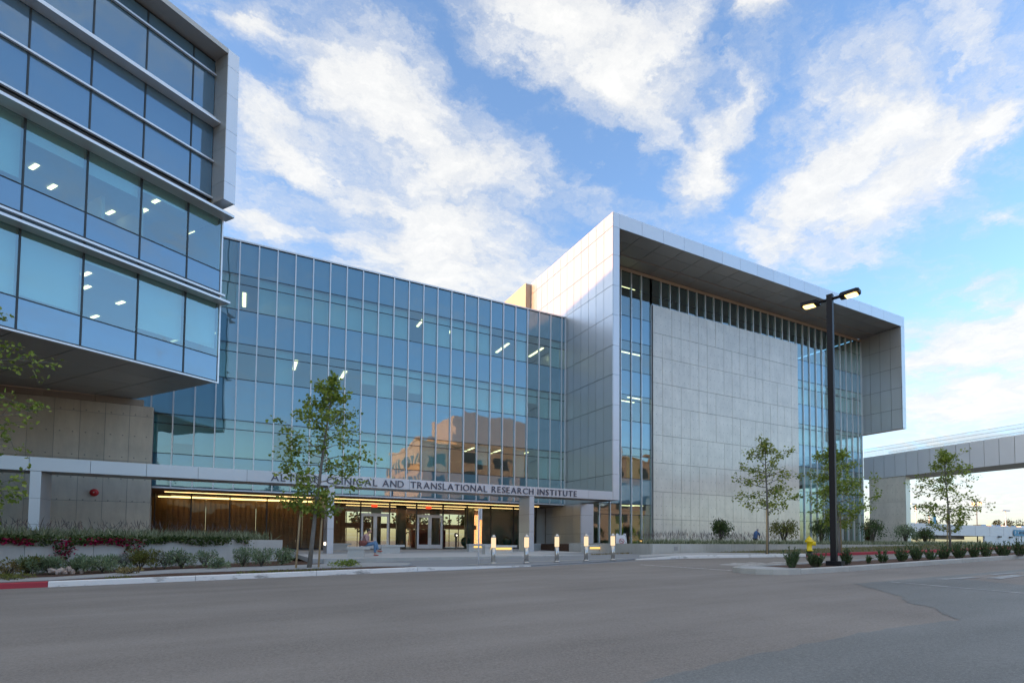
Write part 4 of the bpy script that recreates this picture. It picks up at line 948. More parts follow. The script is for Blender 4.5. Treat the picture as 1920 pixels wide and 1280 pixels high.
def bush(name, label, base, w, h, n, mat, seed, style='rosemary', group=None, leafsz=.07, cat='shrub'):
    rg = np.random.default_rng(seed); T = Thing(name, label, cat, tuple(base), 0, group); T.loc = (0, 0, 0)
    P = []; D = []; tr = MB()
    if style == 'rosemary':
        for s in range(int(n/26)):
            az = rg.uniform(0, 6.283); sp = rg.uniform(.05, 1)**.7; L = h*rg.uniform(.55, 1.1)*(1.1-.35*sp)
            d = np.array([math.cos(az)*sp*w/h*rg.uniform(.5, 1.5), math.sin(az)*sp*w/h*rg.uniform(.5, 1.5), 1.0]); d /= np.linalg.norm(d)
            L *= rg.uniform(.7, 1.25); p0 = np.array([math.cos(az), math.sin(az), 0])*.42*w*sp; pm = p0+d*L*.5; e = p0+d*L+np.array([0, 0, .05*L])
            tr.tube([p0, pm, e], [.009, .006, .003], 4, False)
            for _ in range(26):
                t = rg.uniform(.12, 1.0); q = p0+(e-p0)*t
                P.append(q); a2 = rg.uniform(0, 6.283); D.append(d*.9+np.array([math.cos(a2), math.sin(a2), 0])*.55)
        T.part('stems', tr, 'bark_dark'); leaves('foliage', P, leafsz, mat, T.o, 'blade', rng=rg, dirs=D, aspect=.28)
    else:
        for s in range(14):
            az = s*2.4; tr.tube([(0, 0, 0), (math.cos(az)*w*.35, math.sin(az)*w*.35, h*.5), (math.cos(az)*w*.7, math.sin(az)*w*.7, h*rg.uniform(.5, .9))], [.012, .008, .004], 4, False)
        cl = [(rg.normal()*.42*w, rg.normal()*.42*w, h*rg.uniform(.25, .82)) for _ in range(16)]
        for _ in range(n):
            c = cl[rg.integers(0, len(cl))]; v = rg.normal(size=3); v /= np.linalg.norm(v); rr = rg.uniform(.4, 1.05)
            p = np.array(c)+v*rr*np.array([.34*w, .34*w, .26*h]); p[2] = max(.02, p[2]); P.append(p); D.append(v+np.array([0, 0, .6]))
        T.part('stems', tr, 'bark_dark'); leaves('foliage', P, leafsz, mat, T.o, 'blade' if style == 'fine' else 'leaf', rng=rg, dirs=D, aspect=.35 if style == 'fine' else .8)
    return T
ISL = [(1484, 1066, .32, .62, 900, 'tall upright rosemary bush at the island nose'), (1530, 1063, .42, .50, 1100, 'broad low rosemary bush left of the lamp post base'), (1588, 1058, .30, .46, 800, 'round rosemary bush just right of the lamp post base'),
       (1628, 1055.5, .30, .26, 220, 'sparse nearly bare rosemary plant on the island'), (1655, 1054.5, .34, .38, 520, 'thin spreading rosemary bush right of the bare one'), (1690, 1052, .36, .46, 900, 'sixth rosemary bush from the island nose'),
       (1718, 1050, .34, .52, 900, 'seventh rosemary bush from the island nose'), (1745, 1049.5, .34, .36, 500, 'low thin rosemary bush left of the staked sycamore under the bridge'), (1770, 1048, .42, .54, 1000, 'rosemary bush in front of the left stake under the bridge'),
       (1798, 1047, .38, .56, 1000, 'dense rosemary bush just right of the stakes under the bridge'), (1827, 1045.5, .38, .58, 900, 'spiky rosemary bush below the white garage opening'), (1850, 1044.5, .36, .56, 900, 'rosemary bush below the white garage pillar'),
       (1882, 1043, .46, .60, 1100, 'wide rosemary bush second from the right edge'), (1912, 1042, .40, .70, 1000, 'rosemary bush cut by the right picture edge')]
for k, (x, y, w, h, n, lab) in enumerate(ISL):
    b = G(x, y, .19); bush('rosemary_bush', lab, b, w*.62, h*.95, n, 'leaf_rosemary', 200+k, group='rosemary bushes on the traffic island', leafsz=.085)
BED = [(14, 1080, .30, .35, 260, 'leaf_dry', 'leafy', 'thin dry shrub at the far left of the bed'), (52, 1077, .42, .46, 900, 'leaf_olive', 'leafy', 'olive brown shrub left of the green mound'), (92, 1076, .50, .52, 1500, 'leaf_sage', 'fine', 'green mounded shrub behind the pale rocks'),
       (140, 1073, .55, .52, 1500, 'leaf_sage', 'fine', 'grey green mounded shrub right of the pale rocks'), (192, 1073, .58, .55, 1700, 'leaf_sage', 'fine', 'largest grey green mound in the middle of the bed'), (232, 1067, .35, .52, 500, 'leaf_silver', 'leafy', 'silvery leaved shrub against the planter wall'),
       (262, 1068, .62, .60, 1700, 'leaf_olive', 'fine', 'dark olive rounded shrub in the middle of the bed'), (308, 1066, .40, .55, 600, 'leaf_silver', 'leafy', 'yellow flowered pale shrub right of the olive mound'), (340, 1065, .48, .58, 900, 'leaf_sage', 'leafy', 'green shrub with loose stems by the planter joint'),
       (383, 1063, .44, .55, 700, 'leaf_sage', 'fine', 'loose feathery shrub left of the gap in the bed'), (405, 1066, .36, .32, 500, 'leaf_sage', 'leafy', 'low green shrub beside the dry leaves'), (455, 1062, .48, .62, 1000, 'leaf_sage', 'fine', 'grey green shrub left of the planter end'),
       (490, 1062, .46, .62, 900, 'leaf_sage', 'fine', 'feathery shrub under the planter end panel'), (528, 1059, .42, .60, 800, 'leaf_sage', 'leafy', 'rightmost shrub at the planter corner')]
for k, (x, y, w, h, n, mt, st, lab) in enumerate(BED):
    b = G(x, y, .22); bush('bed_shrub', lab, b, w, h*1.15, n, mt, 300+k, st, group='shrubs in the bed along the planter wall', leafsz=.075)
b = G(655, 1062, .21); bush('ground_cover', 'small bright green ground cover plant at the tip of the mulch strip', b, .55, .22, 500, 'leaf_tree', 390, 'leafy', leafsz=.07, cat='plant')
b = G(240, 1076, .21); bush('ground_cover', 'yellowing low plant on the mulch strip by the white kerb', b, .42, .18, 260, 'leaf_dry', 391, 'leafy', leafsz=.07, cat='plant')
b = G(18, 1087, .21); bush('ground_cover', 'low green ground cover at the left end of the mulch strip', b, .7, .2, 500, 'leaf_olive', 392, 'leafy', leafsz=.06, cat='plant')
# pale rocks
b = G(122, 1077, .20)
rk_ = Thing('rock_pile', 'small heap of pale pinkish rocks in the shrub bed', 'rocks', tuple(b)); rk_.loc = (0, 0, 0)
rg = np.random.default_rng(5)
for k in range(16):
    m_ = MB().ball((rg.normal()*.2, rg.normal()*.1, .06+.1*rg.random()), tuple(rg.uniform(.05, .11, 3)), 7, 5); m_.v = [(x+rg.normal()*.012, y+rg.normal()*.012, z+rg.normal()*.012) for x, y, z in m_.v]
    rk_.part('rock', m_, 'rock')
# grass and trailing flowers in the left planter
def grass_stuff(name, label, P, h, mat, seed, w=.035, cat='grass'):
    rg = np.random.default_rng(seed); P = np.asarray(P)
    D = np.c_[rg.normal(size=(len(P), 2))*.45, np.full(len(P), 1.0)]
    o = leaves(name, P, h, mat, None, 'blade', rng=rg, dirs=D, aspect=w/h)
    return tag(o, label, cat, kind='stuff')
rg = np.random.default_rng(77)
P = [(*PW(rg.uniform(.3, 21), abs(rg.normal())*1.3+.25), ZP-.05) for _ in range(6500)]
P = [p for p in P if p[0] > -20]
grass_stuff('planter_grass', 'pale striped grass filling the left planter', P, .42, 'leaf_grass', 78)
P = [(*PW(rg.uniform(.3, 21), rg.uniform(.6, 2.6)), ZP+.2+.25*rg.random()) for _ in range(700)]
grass_stuff('seed_heads', 'purplish feathery seed heads above the planter grass', P, .34, 'seed', 79, .012)
bv = Thing('trailing_bougainvillea', 'trailing bougainvillea with crimson flowers hanging over the left planter wall', 'vine', (PW(6, 0)[0], PW(6, 0)[1], ZP)); rg = np.random.default_rng(81)
P = []; FL = []
for s in np.arange(1.5, 21, .045):
    dr = .16+.14*abs(math.sin(s*1.3))+(.42 if any(abs(s-c) < .25 for c in (6.2, 8.3, 13)) else 0)
    if s < 3 and rg.random() < .5: continue
    for _ in range(16):
        P.append((*PW(s+rg.normal()*.06, -.05-abs(rg.normal())*.06+(.14 if rg.random() < .3 else 0)), ZP+.12-rg.uniform(0, 1)**1.1*dr*1.15-.02))
    if math.sin(s*2.1)+math.sin(s*.9+1) > .5 or dr > .4:
        for _ in range(9): FL.append((*PW(s+rg.normal()*.08, -.09-abs(rg.normal())*.04), ZP+.02-rg.uniform(0, 1)*dr))
leaves('foliage', P, .10, 'leaf_dark', bv.o, 'leaf', rng=rg, off=bv.loc); leaves('flowers', FL, .085, 'flower', bv.o, 'leaf', rng=rg, off=bv.loc, aspect=1.2)
bv.part('stem', MB().tube([(*PW(s, .3), ZP+.02+.03*math.sin(s*3)) for s in np.arange(2, 21, .5)], .02, 5), 'bark_dark')
# right planter ground cover
rg = np.random.default_rng(90)
P = [(rg.uniform(19.2, 56), 22.9+abs(rg.normal())*1.2, 1.04) for _ in range(7000)]
grass_stuff('planter_grass', 'green and straw coloured grasses filling the right planter', P, .36, 'leaf_grass', 91)
P = [(rg.uniform(19.2, 56), 23.0+rg.random()*2.0, 1.02) for _ in range(5000)]
grass_stuff('ground_cover', 'dark low ground cover in the right planter', P, .24, 'leaf_dark', 92, .05, 'ground cover')
P = [(rg.uniform(19.0, 30), rg.uniform(23.5, 26.5), 1.3+.35*rg.random()) for _ in range(600)]
grass_stuff('seed_heads', 'purplish feathery seed heads above the right planter', P, .34, 'seed', 93, .012)
P = [(x, y, .5) for x, y in zip(rg.uniform(23.1, 30.5, 2600), rg.uniform(26, 36.5, 2600))]
grass_stuff('lawn_grass', 'short mixed grass patch beside the folding sign', P, .22, 'leaf_lawn', 94, .03)
P = []
while len(P) < 2600:
    x = rg.uniform(20.5, 44); y = rg.uniform(16, 22.5)
    if y > edgeY(x)+.2 and not (x < 23 and y > 18.6): P.append((x, y, H(x)+.12))
grass_stuff('verge_grass', 'thin olive grass on the verge behind the right kerb', P, .10, 'leaf_lawn', 95, .02)
P = [(rg.uniform(15.8, 20.8), 0, 0) for _ in range(500)]; P = [(x, plazaY(x)-.25-abs(rg.normal())*.2, H(x)+.13) for x, _, _ in P]
grass_stuff('dry_weeds', 'dry brown weeds along the plaza step near the folding sign', P, .08, 'leaf_dry', 96, .02)
P = [(rg.uniform(-12, 3.0), rg.uniform(18.85, 19.5), 0) for _ in range(1500)]; P = [(x, y, H(x)+.12) for x, y, _ in P if math.sin(x*1.7)+math.sin(x*.6) > -.1]
grass_stuff('strip_weeds', 'low green weeds on the mulch strip behind the left kerb', P, .09, 'leaf_lawn', 97, .02)

# ------------------------------------------------------------------ street lamp
lb = G(1564, 1057, .23)
lp = Thing('street_lamp', 'black square street lamp post with two lit flat heads on the island', 'street lamp', tuple(lb), math.radians(-72)); lp.loc = (0, 0, 0)
dl = float((lb-EYE)@CF); PH = 512*dl/F
lp.part('base_plate', MB().box(-.19, .26, -.19, .19, -.05, .10), 'pole_black')
lp.part('pole', MB().box(-.085, .085, -.085, .085, .10, PH), 'pole_black')
lp.part('pole_cap', MB().box(-.092, .092, -.092, .092, PH, PH+.02), 'pole_black')
def head(sg):
    hd = MB(); pr_ = [(.36, -.13, -.02), (.36, .13, -.02), (.44, .20, .0), (.98, .20, .02), (1.06, .14, .02), (1.06, -.14, .02), (.98, -.20, .02), (.44, -.20, .0)]
    b0 = len(hd.v); pts = [((.3+(x-.36)*.8)*sg, y*sg, PH-.17+z) for x, y, z in pr_]
    hd.v += [(x, y, z) for x, y, z in pts]+[(x, y, z+.10) for x, y, z in pts]; nq = len(pts)
    hd.f += [tuple(reversed(range(nq))), tuple(range(nq, 2*nq))]+[(i, (i+1) % nq, nq+(i+1) % nq, nq+i) for i in range(nq)]
    h_ = lp.part('lamp_head', hd, 'pole_black')
    lp.part('lens', MB().prism([(sg*.46, -.14*sg), (sg*.74, -.15*sg), (sg*.79, -.1*sg), (sg*.79, .1*sg), (sg*.74, .15*sg), (sg*.46, .14*sg)], PH-.185, PH-.16), 'lamp_lens', parent=h_)
    lp.part('arm', MB().tube([(sg*.08, 0, PH-.12), (sg*.34, 0, PH-.11)], .05, 8), 'pole_black', parent=h_)
    if sg > 0: lp.part('photocell', MB().lathe([(.03, PH-.05), (.03, PH+.01)], 8, (.5, 0)), 'steel', parent=h_)
head(1); head(-1)
# small street objects
def bollard(x, y, lab):
    b = G(x, y, .145); d = float((b-EYE)@CF); h = 49.5*d/F if False else 1.12
    T = Thing('light_bollard', lab, 'bollard', tuple(b), 0, 'lit steel bollards along the drop off'); T.loc = (0, 0, 0)
    T.part('base_flange', MB().lathe([(.135, 0), (.135, .02), (.10, .05)], 16), 'steel', True)
    T.part('post', MB().lathe([(.088, .02), (.088, .63)], 18), 'steel', True); T.part('light_tube', MB().lathe([(.094, .63), (.094, 1.03)], 18), 'bollard_light', True)
    T.part('cap', MB().lathe([(.096, 1.03), (.09, 1.08), (.06, 1.085), (.06, 1.13), (.05, 1.14)], 18), 'steel', True)
for (x, y), lab in zip(((925, 1055.5), (987, 1055), (1044, 1052.8), (1099, 1050.8), (1149, 1049.3)), ('leftmost lit steel bollard beside the thin signpost', 'lit steel bollard in front of the wide canopy column', 'middle one of five lit steel bollards', 'lit steel bollard in front of the metal pier', 'lit steel bollard in front of the folding sign')): bollard(x, y, lab)
b = onPlaza(1202, 1034)
T = Thing('path_light', 'short dark path light bollard with small amber lamp on the grass', 'bollard', (b[0], b[1], .5)); T.loc = (0, 0, 0)
T.part('post', MB().lathe([(.1, 0), (.1, .74)], 14), 'dark_metal', True); T.part('lamp_ring', MB().lathe([(.085, .74), (.085, .82)], 14), 'bench_light', True); T.part('cap', MB().lathe([(.11, .82), (.11, .90), (.09, .92)], 14), 'dark_metal', True)
b = G(897, 1056.5, .14)
T = Thing('signpost', 'thin pale signpost seen edge on left of the bollards', 'signpost', tuple(b)); T.loc = (0, 0, 0)
T.part('pole', MB().tube([(0, 0, 0), (0, 0, 2.2)], .03, 10), 'white_plastic', True); q = np.array([math.cos(YAW+.0), -math.sin(YAW)]); 
T.part('sign_plate', MB().box(.04, .075, -.15, .15, 1.75, 2.2), 'white_plastic')
b = onPlaza(1164, 1035.5)
T = Thing('folding_sign', 'white folding sign with a red prohibition ring on the plaza', 'sign', tuple(b), math.radians(-24)); T.loc = (0, 0, 0)
def slab(s):
    m_ = MB(); y0, y1 = s*.30, s*.03
    pts = [(-.36, y0, .06), (-.29, y0, .06), (-.27, y0*.93, .12), (.27, y0*.93, .12), (.29, y0, .06), (.36, y0, .06), (.30, y1, 1.15), (.17, y1, 1.15), (.13, y1, 1.05), (-.13, y1, 1.05), (-.17, y1, 1.15), (-.30, y1, 1.15)]
    n_ = len(pts); m_.v = pts+[(x, y+s*.03, z) for x, y, z in pts]; f0 = tuple(range(n_)); f1 = tuple(range(2*n_-1, n_-1, -1))
    m_.f = [f0, f1]+[(i, i+n_, (i+1) % n_+n_, (i+1) % n_) for i in range(n_)]; return m_
for s in (-1, 1): T.part('board', slab(s), 'white_plastic')
tl = math.atan2(.27, 1.09)
ring = MB(); n_ = 24
for i in range(n_):
    t = 2*math.pi*i/n_
    for rr in (.125, .155): ring.v.append((rr*math.cos(t), -.20-.034+math.sin(tl)*rr*math.sin(t), .70+rr*math.sin(t)*math.cos(tl)))
for i in range(n_): ring.f.append((2*i, 2*i+1, (2*i+3) % (2*n_), (2*i+2) % (2*n_)))
T.part('prohibition_ring', ring, 'sign_red')
T.part('prohibition_bar', MB().face([(-.10, -.239-.026, .78), (-.08, -.239-.022, .80), (.10, -.239+.022, .62), (.08, -.239+.028, .60)]), 'sign_red')
T.part('symbol', MB().face([(-.07, -.232, .685), (.07, -.232, .685), (.07, -.226, .715), (-.07, -.226, .715)]), 'black_iron')
# benches
def bench(x, y, lab, L=1.5, rz=0.0, lit=False, w=.5, z0=None):
    b = onPlaza(x, y); T = Thing('concrete_bench', lab, 'bench', tuple(b), rz, 'concrete benches on the plaza'); T.loc = (0, 0, 0)
    T.part('seat_slab', MB().box(-L/2, L/2, 0, w, .36, .48), 'bench_concrete'); T.part('support', MB().box(-L/2+.02, L/2-.25, .04, w-.04, -.03, .36), 'bench_concrete')
    if lit: T.part('under_seat_light', MB().box(-L/2+.35, L/2-.35, -.012, .03, .24, .345), 'bench_light')
bench(672, 1044.5, 'pale concrete bench with the seated person', .95, math.radians(-12)); bench(737, 1037, 'pale concrete bench right of the seated person', 1.25, math.radians(-8)); bench(640, 1031, 'concrete bench behind the canopy column near the left lobby glass', 1.3)
bench(940, 1038, 'underlit concrete bench between the first two bollards', 1.9, 0, True); bench(905, 1033, 'underlit concrete bench close to the lobby behind the signpost', 1.9, 0, True); bench(1010, 1031, 'concrete bench behind the wide canopy column', 1.5); bench(1120, 1036, 'underlit concrete bench left of the folding sign', 1.7, 0, True)
b = (onY(855, 1020, 41.2)[0], 41.2, PLZ(15, 41.2))
T = Thing('ash_post', 'slim bronze ash receptacle post by the right entrance doors', 'ash post', b); T.loc = (0, 0, 0)
T.part('post', MB().lathe([(.12, 0), (.12, .03), (.075, .04), (.085, .95)], 14), 'steel_dark', True); T.part('head', MB().lathe([(.13, .95), (.15, 1.0), (.15, 1.15), (.10, 1.25)], 14), 'steel_dark', True); T.part('opening', MB().box(-.04, .04, -.156, -.12, 1.02, 1.11), 'white_light')
# hydrant
b = G(1518, 1039, .215)
hy = Thing('fire_hydrant', 'yellow fire hydrant with black base at the red kerb', 'hydrant', tuple(b)); hy.loc = (0, 0, 0)
hy.part('base', MB().lathe([(.15, -.05), (.15, .04), (.11, .05), (.11, .16)], 16), 'black_iron', True)
hy.part('barrel', MB().lathe([(.165, .16), (.165, .20), (.12, .22), (.12, .56), (.155, .57), (.155, .61), (.13, .62), (.13, .70), (.10, .77), (.05, .80)], 18), 'hydrant_yellow', True)
hy.part('operating_nut', MB().lathe([(.03, .80), (.028, .86)], 5), 'hydrant_yellow')
def side(dx, dy, r, z, L):
    return MB().tube([(dx*.08, dy*.08, z), (dx*L, dy*L, z)], r, 12)
for dx, dy, r, z, L in ((-1, 0, .055, .62, .2), (1, 0, .055, .62, .2), (.5, -.86, .085, .50, .22)):
    o = hy.part('outlet', side(dx, dy, r, z, L), 'hydrant_yellow', True); hy.part('outlet_cap', MB().tube([(dx*L, dy*L, z), (dx*(L+.05), dy*(L+.05), z)], r*1.2, 8), 'hydrant_yellow', parent=o)

# ------------------------------------------------------------------ people
def skin_mesh(name, verts, edges, radii, mat, parent, root=0, sub=2):
    me = bpy.data.meshes.new(name); me.from_pydata(verts, edges, []); me.update()
    o = link(name, me, mat, parent)
    o.modifiers.new('skin', 'SKIN'); 
    if not me.skin_vertices: me.attributes.new('skin', 'FLOAT', 'POINT') if False else None
    return o, me
def limb(T, name, pts, rad, mat, parent=None, n=10):
    # smooth, tapered surface through the joints (Catmull-Rom)
    P = [np.array(p, float) for p in pts]; out = []; rr = []
    for i in range(len(P)-1):
        p0, p1, p2, p3 = P[max(i-1, 0)], P[i], P[i+1], P[min(i+2, len(P)-1)]
        for k in range(5):
            t = k/5; out.append(.5*((2*p1)+(-p0+p2)*t+(2*p0-5*p1+4*p2-p3)*t*t+(-p0+3*p1-3*p2+p3)*t**3)); rr.append(rad[i]+(rad[i+1]-rad[i])*t)
    out.append(P[-1]); rr.append(rad[-1])
    return MB().tube(out, rr, n)
def join(*mbs):
    r_ = MB()
    for m_ in mbs:
        b_ = len(r_.v); r_.v += m_.v; r_.f += [tuple(i+b_ for i in f_) for f_ in m_.f]
    return r_
# seated person, facing right (+x local), reading with head bowed
pb = onPlaza(684, 1041.5); pb = np.array([pb[0], pb[1], 0]); pz0 = PLZ(pb[0], pb[1])
def hand(c, s):
    m_ = MB().ball(c, (.045, .02, .035), 8, 6)
    for k in range(4):
        y0 = c[2]+.022-.015*k; m_ = join(m_, MB().tube([(c[0]+.03, c[1], y0), (c[0]+.065+.006*(k in (1, 2)), c[1]-.004, y0-.008), (c[0]+.082+.008*(k in (1, 2)), c[1]-.008, y0-.03)], [.009, .008, .006], 6))
    return join(m_, MB().tube([(c[0], c[1]-.01*s, c[2]+.03), (c[0]+.03, c[1]-.02*s, c[2]+.05), (c[0]+.055, c[1]-.02*s, c[2]+.052)], [.011, .009, .007], 6))
pt = Thing('person', 'person in pink top and jeans sitting on a bench with head bowed', 'person', (pb[0], pb[1], pz0), math.radians(-22)); pt.loc = (0, 0, 0)
body = join(limb(pt, '', [(0, 0, .50), (.0, 0, .62), (.03, 0, .80), (.07, 0, .96), (.10, 0, 1.03), (.14, 0, 1.09)], [.155, .14, .15, .14, .06, .05], ''),
            MB().ball((.19, 0, 1.17), (.098, .078, .115), 14, 10), MB().ball((.285, 0, 1.145), (.022, .014, .02), 8, 6), MB().ball((.262, 0, 1.10), (.018, .025, .008), 8, 5),
            MB().ball((.255, .035, 1.17), (.012, .014, .01), 6, 5), MB().ball((.255, -.035, 1.17), (.012, .014, .01), 6, 5), MB().ball((.17, .08, 1.16), (.022, .012, .03), 6, 5), MB().ball((.17, -.08, 1.16), (.022, .012, .03), 6, 5),
            *[limb(pt, '', [(.06, s*.15, .97), (.10, s*.20, .80), (.14, s*.19, .70), (.28, s*.08, .68), (.34, s*.04, .70)], [.05, .045, .04, .034, .026], '') for s in (-1, 1)],
            hand((.36, .035, .70), 1), hand((.36, -.035, .70), -1),
            limb(pt, '', [(.02, -.09, .53), (.25, -.08, .56), (.44, -.06, .56), (.47, -.06, .30), (.47, -.06, .08)], [.09, .085, .062, .055, .038], ''),
            limb(pt, '', [(.02, .09, .53), (.25, .06, .60), (.46, .0, .64), (.56, -.02, .42), (.62, -.03, .26)], [.09, .085, .062, .055, .038], ''))
bo = pt.part('body', body, 'skin', True)
pt.part('hair', join(MB().ball((.165, 0, 1.20), (.105, .088, .105), 12, 9), MB().ball((.08, 0, 1.27), (.05, .05, .05), 8, 6)), 'hair', True)
pt.part('top', join(limb(pt, '', [(-.01, 0, .50), (.0, 0, .62), (.03, 0, .80), (.07, 0, .96), (.095, 0, 1.02)], [.165, .152, .162, .152, .075], ''), *[limb(pt, '', [(.06, s*.14, .97), (.10, s*.20, .80), (.14, s*.195, .70), (.22, s*.14, .69)], [.068, .058, .05, .045], '') for s in (-1, 1)]), 'shirt_pink', True)
pt.part('jeans', join(MB().ball((.0, 0, .55), (.17, .17, .10), 10, 7), limb(pt, '', [(.02, -.09, .54), (.25, -.08, .565), (.45, -.06, .565), (.475, -.06, .30), (.475, -.06, .16)], [.10, .095, .072, .064, .05], ''), limb(pt, '', [(.02, .09, .54), (.25, .06, .605), (.47, .0, .645), (.565, -.02, .42), (.61, -.03, .30)], [.10, .095, .072, .064, .05], '')), 'jeans', True)
for c in ((.53, -.06, .035), (.70, -.03, .22)): pt.part('shoe', MB().ball(c, (.13, .045, .035), 10, 6), 'shoe', True)
hb = Thing('shoulder_bag', 'dark red shoulder bag resting beside the seated person on the bench', 'bag', (pb[0]-.1, pb[1]-.12, pz0+.48), math.radians(-22)); hb.loc = (0, 0, 0)
hb.part('pouch', MB().ball((0, -.1, .13), (.20, .09, .14), 12, 8), 'bag', True); hb.part('strap', MB().tube([(-.15, -.1, .2), (-.08, -.06, .42), (.04, -.04, .45), (.15, -.1, .2)], .012, 6), 'bag', True)
# person in blue behind the planter, leaning forward
p2 = onY(1416, 1000, 33.5); Z2 = 1.06
pe = Thing('person', 'person in blue shirt seen from behind bending behind the planting', 'person', (p2[0], p2[1], Z2-.35), math.radians(15)); pe.loc = (0, 0, 0)
bod = join(limb(pe, '', [(0, 0, .85), (.02, .0, 1.0), (.10, 0, 1.22), (.26, .0, 1.40), (.34, 0, 1.46), (.40, 0, 1.52)], [.17, .16, .19, .17, .07, .055], ''), MB().ball((.47, 0, 1.60), (.10, .085, .12), 12, 9), MB().ball((.56, 0, 1.57), (.02, .015, .02), 6, 5), MB().ball((.45, .09, 1.59), (.02, .012, .03), 6, 5), MB().ball((.45, -.09, 1.59), (.02, .012, .03), 6, 5),
           *[limb(pe, '', [(0, s*.1, .88), (.05, s*.1, .5), (.02, s*.1, .05)], [.10, .075, .05], '') for s in (-1, 1)], *[limb(pe, '', [(.25, s*.17, 1.38), (.36, s*.22, 1.12), (.5, s*.16, .92)], [.06, .05, .035], '') for s in (-1, 1)], hand((.53, .16, .90), 1), hand((.53, -.16, .90), -1))
pe.part('body', bod, 'skin', True)
pe.part('shirt', join(limb(pe, '', [(0, 0, .85), (.02, .0, 1.0), (.10, 0, 1.22), (.26, .0, 1.40), (.33, 0, 1.45)], [.185, .175, .205, .185, .08], ''), *[limb(pe, '', [(.25, s*.16, 1.38), (.33, s*.22, 1.2), (.38, s*.22, 1.1)], [.08, .07, .065], '') for s in (-1, 1)]), 'shirt_blue', True)
pe.part('trousers', join(*[limb(pe, '', [(0, s*.1, .90), (.05, s*.1, .5), (.02, s*.1, .1)], [.12, .09, .07], '') for s in (-1, 1)]), 'black_iron', True)
pe.part('hair', MB().ball((.445, 0, 1.64), (.105, .092, .095), 12, 8), 'wall_grey', True)
pe.part('shoe', MB().ball((.08, .1, .03), (.14, .05, .04), 8, 5), 'black_iron', True); pe.part('shoe', MB().ball((.08, -.1, .03), (.14, .05, .04), 8, 5), 'black_iron', True)

# ------------------------------------------------------------------ background right: parking deck, cars, lamps, trees
YD = 60.0
dk = Thing('parking_deck', 'white parking deck with garage opening and blue sign far right', 'building', (150, 62, 0))
x0d, x1d = 100.0, 230.0
zt = lambda x: 5.3
dk.box('upper_wall', 108, 230, YD, YD+.4, 2.95, 5.25, 'deck_white')
dk.box('deck_pillar', 142.2, 148, YD+.01, YD+.4, .2, 2.94, 'deck_white')
dk.box('lower_wall', 148.05, 230, YD+.02, YD+.4, .2, 2.94, 'deck_white'); dk.box('low_grey_wall', 148.3, 230, YD-6, YD-5.6, .2, 1.7, 'wall_grey')
dk.box('deck_slab', 100, 230, YD+.42, YD+60, 3.9, 4.2, 'deck_dark'); dk.box('garage_back', 100, 142.2, YD+18, YD+18.3, .2, 3.9, 'wall_tan')
dk.box('garage_beam', 108, 142.2, YD+4, YD+4.3, 2.2, 3.8, 'deck_white')
for k in range(18): dk.box('wall_joint', 112+6.5*k, 112.06+6.5*k, YD-.02, YD-.001, 2.95, 5.25, 'wall_grey')
a = onY(1899, 992, YD); 
dk.box('sign_panel', a[0]+.6, a[0]+22, YD-.12, YD-.03, 3.15, 4.55, 'sign_blue')
m_ = MB().lathe([(.78, 0), (.78, .1)], 20); m_.v = [(x+a[0]+.6, YD-.14-z, y+3.85) for x, y, z in m_.v]; dk.part('sign_disc', m_, 'sign_blue')
write([('P', a[0]+.35, a[0]+.85)], YD-.26, 3.45, .8, 'deck_white', dk.o, dk.loc, 'sign_letter')
write([('VISITOR', a[0]+2.2, a[0]+5.4), ('PARKING', a[0]+6.2, a[0]+9.6)], YD-.14, 3.6, .55, 'deck_white', dk.o, dk.loc, 'sign_letter')
for x, y in ((1872, 1006), (1893, 1007)): q = onY(x, y, YD); dk.box('wall_lamp', q[0]-.4, q[0]+.4, YD-.5, YD-.02, q[2]-.15, q[2]+.2, 'dark_metal')
def car(x, y, z, mat, lab, rz=0):
    T = Thing('parked_car', lab, 'car', (x, y, z), rz, 'cars parked on the deck'); T.loc = (0, 0, 0)
    pr_ = [(-2.2, .3), (2.2, .3), (2.2, .75), (1.35, .9), (.7, 1.42), (-.9, 1.45), (-1.7, .95), (-2.2, .9)]
    m_ = MB(); n_ = len(pr_); m_.v = [(a_, -.85, b_) for a_, b_ in pr_]+[(a_, .85, b_) for a_, b_ in pr_]; m_.f = [tuple(range(n_)), tuple(reversed(range(n_, 2*n_)))]+[(i, i+n_, (i+1) % n_+n_, (i+1) % n_) for i in range(n_)]
    T.part('body', m_, mat)
    T.part('side_window', MB().face([(-1.35, -.857, .98), (.95, -.857, .98), (.6, -.857, 1.36), (-.85, -.857, 1.38)]), 'window_dark')
    for wx in (-1.4, 1.4):
        for wy in (-.86, .68):
            w_ = MB().lathe([(.32, 0), (.32, .18)], 14); w_.v = [(a_+wx, c_+wy, b_+.32) for a_, b_, c_ in w_.v]; T.part('wheel', w_, 'black_iron')
for k, (x, mt, lab) in enumerate(((1835, 'car_dark', 'leftmost dark car on the parking deck'), (1850, 'car_dark', 'second dark car on the parking deck'), (1863, 'car_blue', 'blue car on the parking deck'), (1876, 'car_white', 'white car right of the blue one on the deck'), (1891, 'car_dark', 'dark car above the blue parking sign'), (1908, 'car_white', 'white car at the right edge of the deck'))):
    q = onY(x, 985, YD+3.5); car(q[0], q[1], 4.2, mt, lab, math.radians(90+RND.uniform(-4, 4)) if k % 2 else math.radians(80))
